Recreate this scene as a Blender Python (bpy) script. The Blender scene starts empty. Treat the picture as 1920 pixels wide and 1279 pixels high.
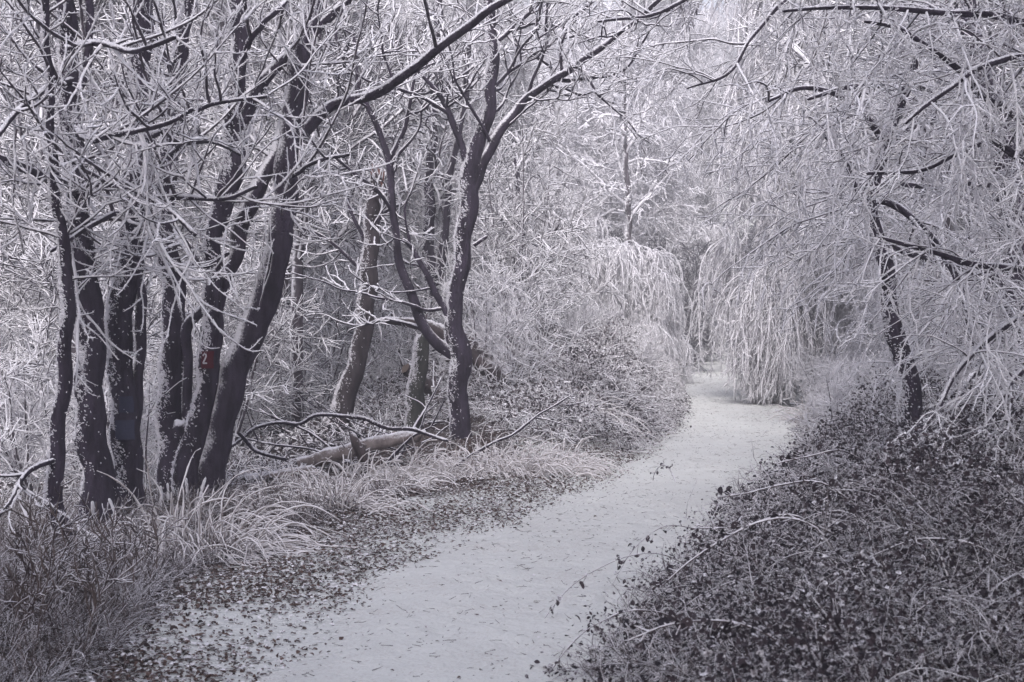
import bpy, math
import numpy as np
from mathutils import Vector

R_ = math.radians
scene = bpy.context.scene
col = scene.collection

# ------------------------------------------------------------------ camera
LENS = 50.0
FPX = 1920 * LENS / 36.0            # focal length in photo pixels
HORIZON = 600.0
CAM_Z = 1.6
pitch = math.atan((639.5 - HORIZON) / FPX)
cam_d = bpy.data.cameras.new('camera')
cam_d.lens = LENS
cam_d.sensor_width = 36.0
cam_d.clip_start = 0.05
cam_d.clip_end = 1000
cam_d.dof.use_dof = True
cam_d.dof.focus_distance = 14.0
cam_d.dof.aperture_fstop = 6.3
cam = bpy.data.objects.new('camera', cam_d)
cam.location = (0, 0, CAM_Z)
cam.rotation_euler = (R_(90) - pitch, 0, 0)
col.objects.link(cam)
scene.camera = cam

# ------------------------------------------------------------------ sky, sun, exposure
SUN_EL, SUN_AZ = 45.0, 186.0         # azimuth from +Y towards +X
world = bpy.data.worlds.new('World')
scene.world = world
world.use_nodes = True
nt = world.node_tree
nt.nodes.clear()
sky = nt.nodes.new('ShaderNodeTexSky')
sky.sky_type = 'NISHITA'
sky.sun_disc = False
sky.sun_elevation = R_(SUN_EL)
sky.sun_rotation = R_(SUN_AZ)
sky.air_density = 1.0
sky.dust_density = 4.0
hsv = nt.nodes.new('ShaderNodeHueSaturation')
hsv.inputs['Saturation'].default_value = 0.42
tint = nt.nodes.new('ShaderNodeMix')
tint.data_type = 'RGBA'
tint.blend_type = 'MULTIPLY'
tint.inputs[0].default_value = 1.0
tint.inputs[7].default_value = (0.95, 0.932, 1.035, 1)
bg = nt.nodes.new('ShaderNodeBackground')
bg.inputs['Strength'].default_value = 0.14
wo = nt.nodes.new('ShaderNodeOutputWorld')
nt.links.new(sky.outputs[0], hsv.inputs['Color'])
nt.links.new(hsv.outputs[0], tint.inputs[6])
nt.links.new(tint.outputs[2], bg.inputs['Color'])
nt.links.new(bg.outputs[0], wo.inputs['Surface'])

sun_d = bpy.data.lights.new('sun', 'SUN')
sun_d.energy = 1.9
sun_d.angle = R_(25)
sun_d.color = (1.0, 0.98, 0.975)
sun = bpy.data.objects.new('sun', sun_d)
sv = Vector((math.sin(R_(SUN_AZ)) * math.cos(R_(SUN_EL)), math.cos(R_(SUN_AZ)) * math.cos(R_(SUN_EL)), math.sin(R_(SUN_EL))))
sun.rotation_euler = (-sv).to_track_quat('-Z', 'Y').to_euler()
sun.location = (0, 0, 40)
col.objects.link(sun)

scene.view_settings.view_transform = 'Standard'
scene.view_settings.look = 'None'
scene.view_settings.exposure = 1.22
scene.view_settings.gamma = 1.0
scene.cycles.use_denoising = True
scene.cycles.max_bounces = 7
scene.cycles.diffuse_bounces = 5
scene.cycles.volume_bounces = 0

# ------------------------------------------------------------------ terrain
_py = np.array([-40., 0., 4., 6.3, 7.1, 8.5, 10.7, 12.2, 14.2, 17, 21.3, 26.7, 35.6, 47, 56, 66, 90, 240])
_l = np.array([-2.2, -1.6, -1.25, -1.0, -0.95, -0.83, -0.10, 0.42, 1.05, 1.72, 2.6, 3.35, 4.15, 5.9, 7.6, 9.3, 13, 20])
_r = np.array([0.6, 0.9, 1.0, 1.05, 1.1, 1.3, 1.65, 1.95, 2.7, 3.42, 4.25, 5.2, 6.1, 7.7, 9.5, 11.3, 15, 22])


def edge_l(y):
    return np.interp(y, _py, _l)


def edge_r(y):
    return np.interp(y, _py, _r)


def ss(a, b, x):
    t = np.clip((x - a) / (b - a), 0, 1)
    return t * t * (3 - 2 * t)


def mound_h(x, y):
    s = edge_l(y) - x
    return 1.15 * np.exp(-((y - 28) / 9.5) ** 2) * ss(0.05, 1.5, s) * (1 - ss(3.2, 6.5, s))


def H(x, y):
    x = np.asarray(x, float)
    y = np.asarray(y, float)
    s = edge_l(y) - x
    r = x - edge_r(y)
    h = np.zeros(np.broadcast(x, y).shape)
    off = ss(0.4, 1.5, np.maximum(s, r))
    h = h + off * 0.035 * (np.sin(x * 1.7 + 1.3 * np.sin(y * 0.9)) + np.sin(y * 1.3 + x * 0.6))
    h = h + 0.05 * ss(0.2, 0.8, s)
    h = h - np.minimum(0.07 * np.maximum(s - 1.3, 0), 1.2)
    h = h + mound_h(x, y)
    h = h + 0.22 * ss(0.1, 1.2, r) + 0.13 * np.clip(r - 0.4, 0, 9)
    g = np.maximum(y - 60 + np.maximum(0, np.abs(x - 6) - 8) * 0.3, 0)
    h = h + 0.30 * g * g / (g + 12)
    return h


def ray(px, py):
    cx, cy = (px - 960.0) / FPX, -(py - 639.5) / FPX
    c, s = math.cos(pitch), math.sin(pitch)
    # camera looks along +Y, pitched down
    return np.array([cx, c + s * cy * 1.0, cy * c - s])


def at(px, py, d):
    v = ray(px, py)
    return np.array([0, 0, CAM_Z]) + v * (d / v[1])


def on_ground(px, py):
    lo = 2.0
    for d in np.arange(2.5, 130, 0.25):
        p = at(px, py, d)
        if p[2] <= float(H(p[0], p[1])):
            break
        lo = d
    p = at(px, py, d)
    p[2] = float(H(p[0], p[1]))
    return p


# ------------------------------------------------------------------ mesh helpers
class MB:
    def __init__(self):
        self.v, self.f, self.m, self.a = [], [], [], []
        self.n = 0

    def add(self, verts, faces, mat=0, attr=None):
        verts = np.asarray(verts, float).reshape(-1, 3)
        faces = np.asarray(faces, np.int64)
        self.v.append(verts)
        self.f.append(faces + self.n)
        self.m.append(np.full(len(faces), mat, np.int32))
        self.a.append(np.zeros(len(verts)) if attr is None else np.asarray(attr, float).ravel())
        self.n += len(verts)

    def tubes(self, P, R, S=4, mat=0, blunt=True, attr=None, round_base=False):
        P = np.asarray(P, float)
        R = np.asarray(R, float)
        if P.ndim == 2:
            P = P[None]
        if R.ndim == 1:
            R = R[None]
        if len(P) == 0:
            return
        if R.ndim == 2:
            R = np.repeat(R[:, :, None], S, 2)
        T = np.gradient(P, axis=1)
        T /= np.linalg.norm(T, axis=2, keepdims=True) + 1e-9
        if blunt:
            tip = P[:, -1] + T[:, -1] * R[:, -1].mean(1)[:, None] * 0.8
            P = np.concatenate([P, tip[:, None]], 1)
            R = np.concatenate([R, R[:, -1:] * 0.3], 1)
            T = np.concatenate([T, T[:, -1:]], 1)
        if round_base:
            tip = P[:, 0] - T[:, 0] * R[:, 0].mean(1)[:, None] * 0.15
            P = np.concatenate([tip[:, None], P], 1)
            R = np.concatenate([R[:, :1] * 0.05, R], 1)
            T = np.concatenate([T[:, :1], T], 1)
        M, K, _ = P.shape
        D = P[:, -1] - P[:, 0]
        D /= np.linalg.norm(D, axis=1, keepdims=True) + 1e-9
        ref = np.where((np.abs(D[:, 2]) < 0.75)[:, None], np.array([0, 0, 1.]), np.array([0.97, 0.24, 0.]))[:, None, :]
        U = np.cross(T, np.broadcast_to(ref, T.shape))
        U /= np.linalg.norm(U, axis=2, keepdims=True) + 1e-9
        V = np.cross(T, U)
        th = np.arange(S) * 2 * np.pi / S
        ring = P[:, :, None] + R[..., None] * (np.cos(th)[None, None, :, None] * U[:, :, None] + np.sin(th)[None, None, :, None] * V[:, :, None])
        idx = np.arange(M * K * S).reshape(M, K, S)
        a = idx[:, :-1]
        b = idx[:, 1:]
        a2, b2 = np.roll(a, -1, 2), np.roll(b, -1, 2)
        q = np.stack([a, a2, b2, b], -1).reshape(-1, 4)
        self.add(ring, q, mat, None if attr is None else np.repeat(attr, K * S))

    def build(self, name, mats, parent=None, smooth=True, attr=None, loc=None):
        V = np.concatenate(self.v)
        if loc is not None:
            V = V - np.asarray(loc)
        me = bpy.data.meshes.new(name)
        me.vertices.add(len(V))
        me.vertices.foreach_set('co', V.astype(np.float32).ravel())
        flat = np.concatenate([f.ravel() for f in self.f])
        cnt = np.concatenate([np.full(len(f), f.shape[1]) for f in self.f])
        st = np.concatenate([[0], np.cumsum(cnt)[:-1]])
        me.loops.add(len(flat))
        me.loops.foreach_set('vertex_index', flat.astype(np.int32))
        me.polygons.add(len(cnt))
        me.polygons.foreach_set('loop_start', st.astype(np.int32))
        for m in (mats if isinstance(mats, (list, tuple)) else [mats]):
            me.materials.append(m)
        me.polygons.foreach_set('material_index', np.concatenate(self.m).astype(np.int32))
        me.update(calc_edges=True)
        me.polygons.foreach_set('use_smooth', np.full(len(cnt), smooth))
        if attr:
            at_ = me.attributes.new(attr, 'FLOAT', 'POINT')
            at_.data.foreach_set('value', np.concatenate(self.a).astype(np.float32))
        o = bpy.data.objects.new(name, me)
        col.objects.link(o)
        if parent is not None:
            o.parent = parent
        return o


def tag(o, label=None, cat=None, group=None, kind=None):
    if label:
        o['label'] = label
    if cat:
        o['category'] = cat
    if group:
        o['group'] = group
    if kind:
        o['kind'] = kind
    return o


def empty(name, loc, rz=0.0):
    o = bpy.data.objects.new(name, None)
    o.empty_display_size = 0.2
    o.location = loc
    o.rotation_euler = (0, 0, rz)
    col.objects.link(o)
    return o


def copy_tree(o, parent=None):
    c = o.copy()
    col.objects.link(c)
    if parent is not None:
        c.parent = parent
    for ch in list(o.children):
        copy_tree(ch, c)
    return c


def nrm(v):
    return v / (np.linalg.norm(v, axis=-1, keepdims=True) + 1e-9)


def grow(rng, S, D, L, K, wob, trop=(0, 0, 0)):
    """M polylines at once: (M,3) starts, (M,3) directions, (M,) lengths."""
    d = nrm(np.asarray(D, float))
    S = np.asarray(S, float)
    step = (np.asarray(L, float) / (K - 1))[:, None]
    trop = np.asarray(trop, float)
    P = [S]
    for k in range(K - 1):
        d = nrm(d + rng.normal(0, wob, d.shape) + trop)
        P.append(P[-1] + d * step)
    return np.stack(P, 1)


def spawn(rng, P, n, t0, t1, ang, angsd, flat=0.0, outward=None):
    """children off polylines P (M,K,3): starts, dirs, parent index, t."""
    M, K, _ = P.shape
    n = np.broadcast_to(np.asarray(n), (M,))
    idx = np.repeat(np.arange(M), n)
    N = len(idx)
    t = rng.uniform(t0, t1, N)
    f = t * (K - 1)
    i = np.minimum(f.astype(int), K - 2)
    fr = (f - i)[:, None]
    a, b = P[idx, i], P[idx, i + 1]
    T = nrm(b - a)
    q = rng.normal(0, 1, (N, 3))
    q[:, 2] *= (1 - flat)
    if outward is not None:
        q += np.asarray(outward)
    q = nrm(q - T * (q * T).sum(1, keepdims=True))
    an = rng.normal(ang, angsd, N)[:, None]
    return a + (b - a) * fr, nrm(np.cos(an) * T + np.sin(an) * q), idx, t


def radii(rng, r0, r1, K, lump=0.18):
    r0 = np.asarray(r0, float)[:, None]
    r1 = np.asarray(r1, float)[:, None]
    t = np.linspace(0, 1, K)[None]
    R = r0 + (r1 - r0) * t
    return R * np.clip(1 + rng.normal(0, lump, R.shape), 0.5, 1.7)


def spline(pts, step):
    """Catmull-Rom through pts (N,C), resampled about every step (first three columns are the position)."""
    pts = np.asarray(pts, float)
    p = np.vstack([2 * pts[0] - pts[1], pts, 2 * pts[-1] - pts[-2]])
    out = []
    for i in range(1, len(p) - 2):
        n = max(2, int(np.linalg.norm(p[i + 1, :3] - p[i, :3]) / step))
        t = np.linspace(0, 1, n, endpoint=False)[:, None]
        a, b, c, d = p[i - 1], p[i], p[i + 1], p[i + 2]
        out.append(0.5 * (2 * b + (c - a) * t + (2 * a - 5 * b + 4 * c - d) * t ** 2 + (3 * b - a - 3 * c + d) * t ** 3))
    out.append(pts[-1:])
    return np.vstack(out)


def resample(P, K):
    P = np.asarray(P)
    s = np.concatenate([[0], np.cumsum(np.linalg.norm(np.diff(P[:, :3], axis=0), axis=1))])
    t = np.linspace(0, s[-1], K)
    return np.stack([np.interp(t, s, P[:, j]) for j in range(P.shape[1])], 1)


# ------------------------------------------------------------------ materials
def new_mat(name):
    m = bpy.data.materials.new(name)
    m.use_nodes = True
    nt = m.node_tree
    nt.nodes.clear()
    out = nt.nodes.new('ShaderNodeOutputMaterial')
    b = nt.nodes.new('ShaderNodeBsdfPrincipled')
    b.inputs['Roughness'].default_value = 0.9
    b.inputs['Specular IOR Level'].default_value = 0.2
    nt.links.new(b.outputs[0], out.inputs['Surface'])
    return m, nt, b


def node(nt, typ, **kw):
    n = nt.nodes.new(typ)
    for k, v in kw.items():
        setattr(n, k, v)
    return n


def math_n(nt, op, a, b=None, clamp=False):
    n = node(nt, 'ShaderNodeMath', operation=op, use_clamp=clamp)
    for i, x in enumerate((a, b)):
        if x is None:
            continue
        if isinstance(x, (int, float)):
            n.inputs[i].default_value = x
        else:
            nt.links.new(x, n.inputs[i])
    return n.outputs[0]


def noise(nt, scale, detail=3.0, vec=None, rough=0.6, stretch=None):
    n = node(nt, 'ShaderNodeTexNoise')
    n.inputs['Scale'].default_value = scale
    n.inputs['Detail'].default_value = detail
    n.inputs['Roughness'].default_value = rough
    g = node(nt, 'ShaderNodeNewGeometry')
    if stretch:
        mp = node(nt, 'ShaderNodeMapping')
        mp.inputs['Scale'].default_value = stretch
        nt.links.new(g.outputs['Position'], mp.inputs['Vector'])
        nt.links.new(mp.outputs[0], n.inputs['Vector'])
    else:
        nt.links.new(g.outputs['Position'], n.inputs['Vector'])
    return n.outputs[0]


def ramp(nt, x, a, b):
    n = node(nt, 'ShaderNodeMapRange', interpolation_type='SMOOTHSTEP')
    n.inputs['From Min'].default_value = a
    n.inputs['From Max'].default_value = b
    nt.links.new(x, n.inputs['Value'])
    return n.outputs[0]


def mixc(nt, f, a, b):
    n = node(nt, 'ShaderNodeMix', data_type='RGBA')
    if isinstance(f, (int, float)):
        n.inputs[0].default_value = f
    else:
        nt.links.new(f, n.inputs[0])
    for i, x in ((6, a), (7, b)):
        if isinstance(x, tuple):
            n.inputs[i].default_value = (*x, 1) if len(x) == 3 else x
        else:
            nt.links.new(x, n.inputs[i])
    return n.outputs[2]


FROST = (0.875, 0.858, 0.89)
BARK = (0.023, 0.0178, 0.027)


def frosted(name, bark, frost, lo, hi, wind=(-0.45, -0.15, 0.85), nscale=40.0, namp=0.9, stretch=None, bark2=None, bump=0.4):
    """bark with rime on the sides that face up and to windward"""
    m, nt, b = new_mat(name)
    g = node(nt, 'ShaderNodeNewGeometry')
    dt = node(nt, 'ShaderNodeVectorMath', operation='DOT_PRODUCT')
    nt.links.new(g.outputs['Normal'], dt.inputs[0])
    dt.inputs[1].default_value = wind
    n1 = noise(nt, nscale, 4, stretch=stretch)
    n2 = noise(nt, nscale * 0.12, 2)
    x = math_n(nt, 'ADD', dt.outputs['Value'], math_n(nt, 'MULTIPLY', math_n(nt, 'SUBTRACT', n1, 0.5), namp))
    x = math_n(nt, 'ADD', x, math_n(nt, 'MULTIPLY', math_n(nt, 'SUBTRACT', n2, 0.5), namp * 0.8))
    f = ramp(nt, x, lo, hi)
    nb = noise(nt, 14, 5, stretch=(1, 1, 0.25))
    bk = mixc(nt, ramp(nt, nb, 0.3, 0.7), bark, bark2 or tuple(c * 2.6 for c in bark))
    nf = noise(nt, nscale * 0.6, 2)
    fr = mixc(nt, nf, tuple(c * 0.82 for c in frost), frost)
    nt.links.new(mixc(nt, f, bk, fr), b.inputs['Base Color'])
    if bump:
        bp = node(nt, 'ShaderNodeBump')
        bp.inputs['Strength'].default_value = bump
        bp.inputs['Distance'].default_value = 0.02
        nt.links.new(math_n(nt, 'ADD', n1, math_n(nt, 'MULTIPLY', f, 0.5)), bp.inputs['Height'])
        nt.links.new(bp.outputs[0], b.inputs['Normal'])
    return m


M_TRUNK = frosted('trunk_bark', BARK, FROST, 0.50, 0.70, wind=(-0.85, 0.30, 0.25), nscale=60, namp=1.3, stretch=(1, 1, 0.4), bump=0.8)
M_LIMB = frosted('limb_bark', BARK, FROST, 0.12, 0.5, wind=(-0.35, 0.1, 0.95), nscale=60, namp=0.8, bump=0.6)
M_TWIG = frosted('frosted_twig', (0.05, 0.042, 0.05), FROST, -0.88, -0.5, wind=(-0.25, 0.1, 0.95), nscale=50, namp=0.7, bump=0.3)
M_TWIG2 = frosted('half_frosted_twig', (0.04, 0.033, 0.04), FROST, -0.40, -0.02, wind=(-0.25, 0.1, 0.95), nscale=50, namp=0.8, bump=0.3)
M_RIME = frosted('rime', (0.3, 0.28, 0.3), FROST, -1.6, -0.8, bump=0.0)
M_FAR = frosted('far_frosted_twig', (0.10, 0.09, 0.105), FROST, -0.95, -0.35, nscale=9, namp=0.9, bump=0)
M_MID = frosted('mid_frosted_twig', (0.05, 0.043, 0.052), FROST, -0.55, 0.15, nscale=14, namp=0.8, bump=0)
M_FARTRUNK = frosted('far_trunk', (0.045, 0.038, 0.045), FROST, 0.3, 0.75, wind=(-0.7, -0.2, 0.6), nscale=18, namp=1.4, bump=0)
M_BIRCH = frosted('birch_bark', (0.035, 0.028, 0.031), FROST, 0.45, 0.85, wind=(-0.8, 0.1, 0.4), nscale=22, namp=1.3, stretch=(0.5, 0.5, 2.0), bark2=(0.075, 0.062, 0.068))
M_LOG = frosted('log_bark', (0.15, 0.125, 0.12), FROST, 0.4, 1.0, wind=(-0.1, 0, 1.0), nscale=30, namp=0.9, bark2=(0.27, 0.23, 0.22))
M_DEAD = frosted('dead_wood', (0.040, 0.031, 0.032), FROST, 0.35, 0.9, wind=(-0.1, 0, 1.0), nscale=30, namp=1.0)
M_GRASS = frosted('frosted_grass', (0.36, 0.31, 0.28), (0.84, 0.81, 0.82), -0.95, 0.15, nscale=25, namp=1.0, bump=0, bark2=(0.5, 0.42, 0.37))
M_WEED = frosted('frosted_weed', (0.055, 0.045, 0.048), FROST, -0.2, 0.35, nscale=22, namp=1.1, bump=0)


M_WEED2 = frosted('dark_weed', (0.05, 0.038, 0.04), FROST, 0.35, 0.9, nscale=22, namp=1.2, bump=0, bark2=(0.14, 0.105, 0.095))


M_WEED3 = frosted('bramble_stem', (0.05, 0.038, 0.042), FROST, 0.0, 0.75, nscale=22, namp=1.4, bump=0, bark2=(0.12, 0.09, 0.09))


def plain(name, c, rough=0.8):
    m, nt, b = new_mat(name)
    b.inputs['Roughness'].default_value = rough
    n = noise(nt, 60, 3)
    nt.links.new(mixc(nt, n, tuple(x * 0.7 for x in c), tuple(min(1, x * 1.3) for x in c)), b.inputs['Base Color'])
    return m


def leaf_mat(name, c1, c2, frost_lo, frost_hi, frost=FROST, full=0.95):
    m, nt, b = new_mat(name)
    a = node(nt, 'ShaderNodeAttribute', attribute_name='rim')
    g = node(nt, 'ShaderNodeNewGeometry')
    isl = g.outputs['Random Per Island']
    n1 = noise(nt, 70, 4, rough=0.7)
    base = mixc(nt, isl, c1, c2)
    sx = node(nt, 'ShaderNodeSeparateXYZ')
    nt.links.new(g.outputs['Normal'], sx.inputs[0])
    up = math_n(nt, 'MULTIPLY', sx.outputs[2], 0.35)
    x = math_n(nt, 'ADD', math_n(nt, 'ADD', up, math_n(nt, 'MULTIPLY', a.outputs['Fac'], 0.42)), math_n(nt, 'MULTIPLY', math_n(nt, 'SUBTRACT', n1, 0.5), 2.2))
    # some leaves carry more rime than others
    rnd = node(nt, 'ShaderNodeTexWhiteNoise', noise_dimensions='1D')
    nt.links.new(isl, rnd.inputs['W'])
    x = math_n(nt, 'ADD', x, math_n(nt, 'MULTIPLY', math_n(nt, 'SUBTRACT', rnd.outputs['Value'], 0.5), 1.0))
    x = math_n(nt, 'ADD', x, math_n(nt, 'MULTIPLY', math_n(nt, 'SUBTRACT', noise(nt, 1.3, 3), 0.5), 1.6))
    f = ramp(nt, x, frost_lo, frost_hi)
    f = math_n(nt, 'MAXIMUM', f, math_n(nt, 'MULTIPLY', math_n(nt, 'GREATER_THAN', rnd.outputs['Value'], full), 0.9))
    nt.links.new(mixc(nt, f, base, frost), b.inputs['Base Color'])
    b.inputs['Roughness'].default_value = 0.75
    return m


M_BRAMBLE = leaf_mat('bramble_leaf', (0.018, 0.015, 0.022), (0.060, 0.043, 0.050), 0.46, 1.5, full=2.0)
M_IVY = leaf_mat('mound_leaf', (0.030, 0.025, 0.032), (0.075, 0.056, 0.058), 0.30, 1.1)
M_WEEDLEAF = leaf_mat('weed_leaf', (0.035, 0.028, 0.030), (0.085, 0.062, 0.058), 0.55, 1.35)
M_DRYLEAF = leaf_mat('dry_leaf', (0.045, 0.030, 0.028), (0.13, 0.085, 0.07), 0.6, 1.5, full=0.80)


def snow_mat(name, litter):
    m, nt, b = new_mat(name)
    c_snow = mixc(nt, noise(nt, 3.0, 5), (0.62, 0.63, 0.61), (0.76, 0.77, 0.745))
    if litter:
        a = node(nt, 'ShaderNodeAttribute', attribute_name='litter')
        n1 = noise(nt, 22, 5)
        n2 = noise(nt, 2.2, 3)
        x = math_n(nt, 'ADD', math_n(nt, 'MULTIPLY', n1, 0.65), math_n(nt, 'MULTIPLY', n2, 0.35))
        x = math_n(nt, 'ADD', x, math_n(nt, 'MULTIPLY', math_n(nt, 'SUBTRACT', a.outputs['Fac'], 0.5), 0.55))
        f = ramp(nt, x, 0.50, 0.60)
        soil = mixc(nt, noise(nt, 40, 4), (0.03, 0.022, 0.022), (0.10, 0.072, 0.065))
        c = mixc(nt, f, c_snow, soil)
        hgt = math_n(nt, 'ADD', n1, math_n(nt, 'MULTIPLY', f, -0.4))
    else:
        sp = noise(nt, 75, 3, stretch=(0.6, 1.6, 1))
        n2 = noise(nt, 1.6, 3)
        x = math_n(nt, 'ADD', sp, math_n(nt, 'MULTIPLY', math_n(nt, 'SUBTRACT', n2, 0.5), 0.35))
        f = math_n(nt, 'MULTIPLY', ramp(nt, x, 0.53, 0.74), 0.65)
        c = mixc(nt, f, c_snow, (0.40, 0.34, 0.31))
        hgt = math_n(nt, 'ADD', math_n(nt, 'MULTIPLY', noise(nt, 9, 3), 1.5), math_n(nt, 'MULTIPLY', sp, 0.3))
    nt.links.new(c, b.inputs['Base Color'])
    bp = node(nt, 'ShaderNodeBump')
    bp.inputs['Strength'].default_value = 0.9
    bp.inputs['Distance'].default_value = 0.03
    nt.links.new(hgt, bp.inputs['Height'])
    nt.links.new(bp.outputs[0], b.inputs['Normal'])
    return m


M_GROUND = snow_mat('snowy_forest_floor', True)
M_PATH = snow_mat('path_snow', False)

# ------------------------------------------------------------------ ground and path
xs = np.unique(np.concatenate([np.linspace(-160, -30, 40), np.linspace(-30, -8, 45), np.linspace(-8, 9, 150), np.linspace(9, 30, 45), np.linspace(30, 160, 40)]))
ys = np.unique(np.concatenate([np.linspace(-30, 2, 20), np.linspace(2, 24, 190), np.linspace(24, 70, 130), np.linspace(70, 175, 60)]))
X, Y = np.meshgrid(xs, ys)
Z = H(X, Y)
s_ = edge_l(Y) - X
r_ = X - edge_r(Y)
lit = ss(0.0, 1.6, s_) * 0.75 + ss(0.1, 0.8, r_) * 1.0
lit = lit * (1 - 0.45 * ss(30, 55, Y)) - 0.25 * ss(60, 75, Y)
nx, ny = len(xs), len(ys)
idx = np.arange(nx * ny).reshape(ny, nx)
q = np.stack([idx[:-1, :-1], idx[:-1, 1:], idx[1:, 1:], idx[1:, :-1]], -1).reshape(-1, 4)
b = MB()
b.add(np.stack([X, Y, Z], -1), q, 0, lit)
tag(b.build('ground', M_GROUND, attr='litter'), kind='structure')

rng = np.random.default_rng(3)
py = np.concatenate([np.linspace(-10, 4, 30, endpoint=False), np.linspace(4, 24, 520, endpoint=False), np.linspace(24, 80, 230)])
pu = np.linspace(0, 1, 64)
b = MB()
wl = edge_l(py) + 0.10 * np.sin(py * 1.9) + 0.06 * np.sin(py * 4.7 + 1) - 0.05
wr = edge_r(py) + 0.10 * np.sin(py * 1.5 + 2) + 0.05 * np.sin(py * 5.1) + 0.1
PX = wl[:, None] + (wr - wl)[:, None] * pu[None]
PY = np.repeat(py[:, None], len(pu), 1)
edge = np.clip(np.minimum(pu, 1 - pu)[None] * 7, 0, 1)
rel = 0.030 + 0.006 * np.sin(PX * 5 + PY * 2.1) * np.sin(PY * 3.3 - PX) + 0.004 * np.sin(PX * 13 - PY * 7) * np.sin(PY * 11 + PX * 4)
# old trodden prints, half filled with new snow
for k in range(170):
    fy = rng.uniform(4.5, 30)
    fx = edge_l(fy) + (edge_r(fy) - edge_l(fy)) * np.clip(rng.normal(0.5, 0.2), 0.08, 0.92)
    a = rng.normal(0.15, 0.25)
    sel = np.abs(py - fy) < 0.35
    dx, dy = PX[sel] - fx, PY[sel] - fy
    u, v = dx * math.cos(a) - dy * math.sin(a), dx * math.sin(a) + dy * math.cos(a)
    rr = (u / 0.055) ** 2 + (v / 0.14) ** 2
    rel[sel] += rng.uniform(0.6, 1.5) * (-0.016 * np.exp(-rr) + 0.006 * np.exp(-(np.sqrt(rr) - 1.5) ** 2 * 6))
PZ = H(PX, PY) + 0.004 + edge * rel
idx = np.arange(PX.size).reshape(PX.shape)
q = np.stack([idx[:-1, :-1], idx[:-1, 1:], idx[1:, 1:], idx[1:, :-1]], -1).reshape(-1, 4)
b.add(np.stack([PX, PY, PZ], -1), q)
tag(b.build('path', M_PATH), kind='structure')

# ------------------------------------------------------------------ stems and crowns
def stem_pts(pix, d, jitter=0.0, rng=None):
    """pix rows: (px, py, diameter px[, depth offset]) -> rows (x, y, z, radius)"""
    out = []
    for row in pix:
        dd = d + (row[3] if len(row) > 3 else 0.0)
        p = at(row[0], row[1], dd)
        out.append([*p, row[2] * 0.5 * dd / FPX])
    return np.array(out)


def stem_mesh(b, rng, pts, S=18, mat=0, step=0.05, rough=0.085, flare=0.0, wiggle=0.012):
    Q = spline(pts, step)
    K = len(Q)
    s = np.concatenate([[0], np.cumsum(np.linalg.norm(np.diff(Q[:, :3], axis=0), axis=1))])
    th = np.arange(S) * 2 * np.pi / S
    Rm = np.repeat(Q[:, 3:4], S, 1)
    nz = np.zeros((K, S))
    for _ in range(7):
        kf = rng.integers(1, 6)
        w = rng.uniform(1.5, 16)
        nz += np.sin(kf * th[None] + w * s[:, None] + rng.uniform(0, 6.3)) * rng.uniform(0.3, 1)
    Rm = Rm * (1 + rough * 0.45 * nz + rng.normal(0, rough * 0.25, (K, S)))
    if flare:
        Rm = Rm * (1 + flare * np.exp(-s / 0.25)[:, None] * (1 + 0.35 * np.sin(3 * th + rng.uniform(0, 6))[None]))
    P = Q[:, :3].copy()
    for ax in range(2):
        P[:, ax] += wiggle * (np.sin(s * rng.uniform(3, 7) + rng.uniform(0, 6)) + np.sin(s * rng.uniform(8, 14)))
    b.tubes(P, Rm[None], S, mat)
    return np.concatenate([P, Q[:, 3:4]], 1)


def rime_flakes(b, rng, Q, n, mat, wind=(-0.95, -0.1, 0.2), size=1.0, power=1.5):
    """little feathers of rime standing on the windward side of a stem"""
    w = nrm(np.array(wind, float))
    K = len(Q)
    f = rng.uniform(0, K - 1.001, n * 3)
    i = f.astype(int)
    c = Q[i, :3] + (Q[i + 1, :3] - Q[i, :3]) * (f - i)[:, None]
    r = Q[i, 3]
    T = nrm(Q[i + 1, :3] - Q[i, :3])
    q = rng.normal(0, 1, (len(i), 3))
    q = nrm(q - T * (q * T).sum(1, keepdims=True))
    ph = rng.uniform(0, 6.28, 4)
    cl = np.sin(f * 0.19 + ph[0]) + np.sin(f * 0.47 + q[:, 0] * 4 + ph[1]) + np.sin(f * 1.15 + q[:, 1] * 6 + ph[2]) + 0.8 * np.sin(f * 2.1 + q[:, 0] * 11 + ph[3])
    clump = np.clip(cl * 0.55 + 0.25, 0, 1.6)
    p = np.clip((q @ w) * 0.8 + 0.22, 0, 1) ** power * (0.05 + clump) * 1.3 + 0.004
    keep = np.where(rng.random(len(i)) < p)[0][:n]
    c, r, T, q = c[keep], r[keep], T[keep], q[keep]
    S0 = c + q * (r * 0.97)[:, None]
    D = nrm(q * 0.9 + w * 0.5 + T * rng.normal(0.7, 0.6, (len(keep), 1)) + rng.normal(0, 0.3, q.shape))
    L = rng.uniform(0.006, 0.024, len(keep)) * size
    P = grow(rng, S0, D, L, 3, 0.2)
    rr = rng.uniform(0.0018, 0.0058, len(keep)) * size
    b.tubes(P, radii(rng, rr, rr * 0.7, 3), 4, mat)


def refine(P, f):
    """Catmull-Rom subdivision of (M,K,3) polylines, f segments for each one"""
    e = np.concatenate([2 * P[:, :1] - P[:, 1:2], P, 2 * P[:, -1:] - P[:, -2:-1]], 1)
    a, b_, c, d = (e[:, i:i + P.shape[1] - 1, None] for i in range(4))
    t = np.linspace(0, 1, f, endpoint=False)[None, None, :, None]
    q = 0.5 * (2 * b_ + (c - a) * t + (2 * a - 5 * b_ + 4 * c - d) * t ** 2 + (3 * b_ - a - 3 * c + d) * t ** 3)
    return np.concatenate([q.reshape(len(P), -1, 3), P[:, -1:]], 1)


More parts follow.
